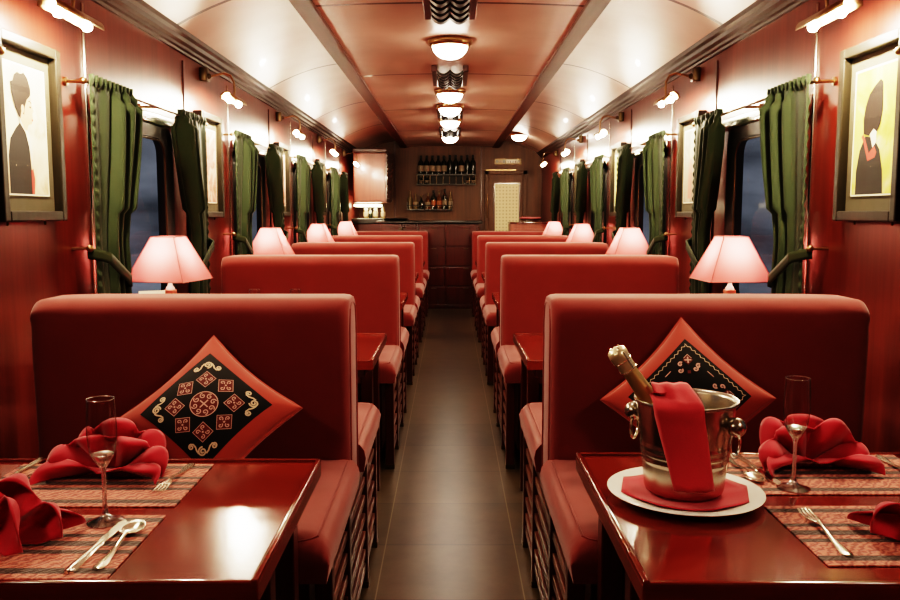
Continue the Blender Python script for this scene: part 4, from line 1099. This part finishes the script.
# fan-folded napkins: folds gather at the foot and open into a soft ruffled edge
def make_napkin(seed, wd, ht):
    rn = random.Random(seed); sh = rn.uniform(-.25, .25); hs = [rn.uniform(.80, 1.05) for _ in range(9)]
    mb = MB()
    for li, (n, kw, kh, yo, off) in enumerate(((3, .78, 1.06, .034, .5), (4, 1.0, .92, .0, 0), (2, 1.06, .52, -.040, 0))):
        def f(u, v, n=n, kw=kw, kh=kh, yo=yo, off=off, li=li):
            a = PI * (1 - u)
            q = n * u + sh * .4 * math.sin(PI * u); k = min(n - 1, int(q)); fr_ = abs(math.sin(PI * q))
            pouch = fr_ ** 1.0; hk = hs[(k + li * 3) % 9]
            hk = 1 + (hk - 1) * pouch
            r = v ** .85
            side = abs(math.cos(a))
            lob = (.66 + .36 * pouch) * hk
            x = wd / 2 * kw * math.copysign(side ** .9, math.cos(a)) * (.16 + .84 * r) * (.90 + .10 * pouch)
            z = ht * kh * (math.sin(a) ** .8) * (.05 + .95 * r) * lob
            # each fold bellies toward the front, its edge rolls back and down
            belly = .050 * pouch * math.sin(min(1, v * 1.05) * PI * .62)
            roll = max(0, (v - .74) / .26)
            y = yo * (.35 + .65 * r) - belly * (1.1 if li == 1 else .8) + .040 * roll ** 1.5 * pouch - .030 * roll * (1 - pouch)
            z -= ht * .17 * roll ** 2 * pouch * math.sin(a)
            y += .010 * math.sin(9 * u + 3 * v + seed) * r - (.035 * side ** 3 * r if li else 0)
            if li == 2:
                z = ht * (.05 + .34 * r * math.sin(a) ** .6 * (.45 + .55 * side ** .6) * lob); y -= .02 * r
            return Vector((x, y, max(.003, z)))
        mb.grid(f, 96, 22)
    o = mb.build('folded_napkin', M['napkin'], None, True, ang=80)
    md = o.modifiers.new('thick', 'SOLIDIFY'); md.thickness = .0028; md.offset = 0
    return o
nk = [(-.752, 1.815, 0, 3, .275, .142, 'crimson fan-folded napkin behind the flute on the left front table'),
      (.822, 1.875, 0, 8, .265, .142, 'crimson fan-folded napkin behind the flute on the right front table'),
      (-.820, 1.385, R(172), 5, .28, .15, 'crimson folded napkin at the left picture edge, near left placemat'),
      (.895, 1.385, R(186), 6, .29, .140, 'crimson folded napkin at the right picture edge, near right placemat')]
for x, y, rz, sd, wd, ht, lab in nk:
    o = make_napkin(sd, wd, ht); o.location = (x, y, MT + .0005); o.rotation_euler.z = rz; tag(o, lab, 'napkin', 'crimson folded napkins')
# tent card behind the left banquette
cd = MB(); cd.grid(lambda u, v: Vector(((u - .5) * .10, -.03 * (1 - v), .27 * v)), 1, 1); cd.grid(lambda u, v: Vector(((u - .5) * .10, .03 * (1 - v), .27 * v)), 1, 1)
co = cd.build('menu_card', M['paper']); co.location = (-1.19, 3.30, TT); co.rotation_euler.z = R(25); tag(co, 'white standing menu card left of the nearest left lamp', 'menu card')

# ------------------------------------------------------------------ champagne bucket group
BX, BYY = .480, 1.658
pt_ = MB(); pt_.lathe([(0, 0), (.095, 0), (.10, .004), (.145, .014), (.155, .017), (.156, .019), (.150, .0195), (.10, .0085), (0, .006)], n=48)
po = pt_.build('serving_plate', M['china'], None, True, ang=60); po.location = (BX, BYY - .01, TT); tag(po, 'round white plate under the champagne bucket on the right table', 'plate')
# folded napkin lining the plate
nb = MB(); poly = [(.135 * math.cos(R(a + 8)) * (1 + .03 * math.sin(3 * R(a))), .125 * math.sin(R(a + 8))) for a in range(0, 360, 45)]
poly2 = []
for i in range(8):
    a, b_ = Vector(poly[i]), Vector(poly[(i + 1) % 8])
    for k in range(5): poly2.append(a.lerp(b_, k / 5))
rings = []
for j in range(9):
    t_ = j / 8; rings.append([nb.bm.verts.new((p.x * t_, p.y * t_, .0095 + .0095 * max(0, p.length * t_ - .085) / .05 + .0015 * math.sin(i * .9 + t_ * 5) * t_)) for i, p in enumerate(poly2)])
for A, B in zip(rings, rings[1:]):
    for i in range(len(A)): nb.bm.faces.new([A[i], A[(i + 1) % len(A)], B[(i + 1) % len(A)], B[i]])
no_ = nb.build('plate_napkin', M['napkin'], None, True, ang=60); no_.location = (BX, BYY - .01, TT); md = no_.modifiers.new('thick', 'SOLIDIFY'); md.thickness = .0015
tag(no_, 'flat crimson napkin lining the white plate under the bucket', 'napkin')
BZ = TT + .0125; BH = .19
bk = thing('champagne_bucket', 'silver metal champagne bucket with ring handles on the right table', 'bucket', (BX, BYY, BZ))
def br(z): return .0785 + (.0985 - .0785) * (z / BH)
prof = [(0, 0), (.070, 0), (.0765, .003), (.0785, .009)]
for z in [i * .004 for i in range(3, 48)]:
    r = br(z)
    for zc in (.070, .084, .098): r += .0022 * math.exp(-((z - zc) / .0032) ** 2)
    prof.append((r, z))
prof += [(.0990, BH - .004), (.1035, BH - .003), (.1045, BH), (.1030, BH + .003), (.0985, BH + .002), (.0955, BH - .006), (.0905, .12), (.0745, .012), (0, .010)]
MB().lathe(prof, n=56).build('bucket_body', M['steel'], bk, True, ang=60)
for sg in (-1, 1):
    a = R(-46) if sg > 0 else R(146)
    d = Vector((math.cos(a), math.sin(a), 0)); side = Vector((-math.sin(a), math.cos(a), 0)); r0 = br(.152)
    k_ = MB(); c = d * (r0 + .008) + Vector((0, 0, .152))
    k_.tube([d * (r0 - .003) + Vector((0, 0, .152)), c], .012, 12); k_.sphere(d * (r0 + .016) + Vector((0, 0, .152)), .0195, 14)
    ko = k_.build('handle_knob', M['steel'], bk, True)
    rg = MB(); cc = d * (r0 + .014) + Vector((0, 0, .118))
    rg.tube([cc + side * (.020 * math.cos(2 * PI * i / 20)) + Vector((0, 0, .024 * math.sin(2 * PI * i / 20))) for i in range(20)], .0032, 8, closed=True)
    rg.build('ring_handle', M['silver'], ko, True)
# bottle leaning out to the left
cbt = thing('champagne_bottle', 'champagne bottle with gold foil neck leaning in the silver bucket', 'bottle', (.516, 1.664, BZ + .035))
ax = (Vector((.331, 1.650, .997)) - Vector((.516, 1.664, BZ + .035))); LB = ax.length; mt = ax.to_track_quat('Z', 'Y').to_matrix()
kx = LB / .315
bp_ = [(0, 0), (.034, .0), (.038, .005), (.038, .12), (.035, .145), (.026, .175), (.0185, .20)]
MB().lathe([(r, z * kx) for r, z in bp_] + [(0, .20 * kx)], n=28, mtx=mt).build('bottle_glass', M['dark_bottle'], cbt, True)
MB().lathe([(.0235, .182 * kx), (.0195, .20 * kx), (.0170, .225 * kx), (.0155, .262 * kx), (.0150, .268 * kx)], n=28, mtx=mt).build('neck_foil', M['gold_foil'], cbt, True)
ff_ = MB(); pr = [(.0158, .262), (.0178, .268), (.0170, .276), (.0180, .284), (.0192, .292), (.0200, .303), (.0185, .311), (.012, .3155), (0, .316)]
ff_.lathe([(r, z * kx) for r, z in pr], n=28, mtx=mt)
for v in ff_.bm.verts: v.co += Vector((random.uniform(-1, 1), random.uniform(-1, 1), random.uniform(-1, 1))) * .0009
fo = ff_.build('cork_foil', M['gold_foil_pale'], cbt, True, ang=80)
wr_ = MB()
for zz, rr in ((.266, .0182), (.288, .0192)): wr_.tube([mt @ Vector((rr * math.cos(2 * PI * i / 24), rr * math.sin(2 * PI * i / 24), zz * kx)) for i in range(24)], .0011, 6, closed=True)
for i in range(4):
    a = PI / 2 * i + .4; wr_.tube([mt @ Vector((r * math.cos(a), r * math.sin(a), z * kx)) for r, z in ((.0185, .266), (.0196, .288), (.0205, .303), (.012, .3175))], .0011, 6)
wr_.build('wire_cage', M['silver'], fo, True)
# red towel over the rim
tw = MB()
rim_z = BZ + BH
path = [(-.042, -.024, .036, .046), (-.042, -.036, .034, .048), (-.041, -.055, .026, .051), (-.040, -.075, .018, .054), (-.039, -.092, .012, .055), (-.039, -.1045, .006, .055), (-.038, -.1085, -.006, .055)]
for k in range(1, 12):
    t_ = k / 11; z = -.006 - t_ * .158; path.append((-.038 + .036 * t_, -(br(BH + z) + .0062), z, .055 - .006 * t_))
rows = []
for (cx, cy, cz_, w) in path:
    row = []
    for i in range(15):
        u = i / 14 - .5; x = cx + u * w * 1.55
        yy = cy
        if cy < -.07:   # follow the round of the bucket
            rr = -cy; yy = -math.sqrt(max(1e-6, rr * rr - min(abs(x), rr * .9) ** 2)) * (1.0) if abs(x) > 1e-6 else cy
        z = cz_ + .0012 * math.sin(i * 1.1 + cz_ * 40) - (.010 * (u + .5) if cy >= -.1 else .0) * 0
        row.append(tw.bm.verts.new((x, yy, z)))
    rows.append(row)
for A, B in zip(rows, rows[1:]):
    for i in range(14): tw.bm.faces.new([A[i], A[i + 1], B[i + 1], B[i]])
two = tw.build('draped_towel', M['cloth'], None, True, ang=70); two.location = (BX, BYY, rim_z)
md = two.modifiers.new('thick', 'SOLIDIFY'); md.thickness = .004; md.offset = 1
tag(two, 'crimson folded towel draped over the rim of the champagne bucket', 'towel')

# ------------------------------------------------------------------ world: deep blue dusk outside the windows
w = bpy.data.worlds.new('dusk'); SC.world = w; w.use_nodes = True
nt = w.node_tree; bg = nt.nodes['Background']
tc = nt.nodes.new('ShaderNodeTexCoord'); no = nt.nodes.new('ShaderNodeTexNoise'); no.inputs['Scale'].default_value = 5; no.inputs['Detail'].default_value = 7
mp = nt.nodes.new('ShaderNodeMapping'); mp.inputs['Scale'].default_value = (1, 1, 3)
cr = nt.nodes.new('ShaderNodeValToRGB'); cr.color_ramp.elements[0].position = .35; cr.color_ramp.elements[1].position = .75
cr.color_ramp.elements[0].color = (.07, .072, .078, 1); cr.color_ramp.elements[1].color = (.30, .31, .335, 1)
nt.links.new(tc.outputs['Generated'], mp.inputs['Vector']); nt.links.new(mp.outputs['Vector'], no.inputs['Vector']); nt.links.new(no.outputs['Fac'], cr.inputs['Fac']); nt.links.new(cr.outputs['Color'], bg.inputs['Color'])
bg.inputs['Strength'].default_value = .8

# ------------------------------------------------------------------ camera
cam = bpy.data.cameras.new('camera'); co = bpy.data.objects.new('camera', cam); COL.objects.link(co)
cam.sensor_width = 36; cam.lens = 830 / 900 * 36; cam.clip_start = .02; cam.clip_end = 200
co.location = (0, 0, 1.27); co.rotation_euler = (R(90 - 6.0), 0, 0)
SC.camera = co
SC.view_settings.view_transform = 'Filmic'
SC.view_settings.look = 'Very High Contrast'
SC.view_settings.exposure = -.08
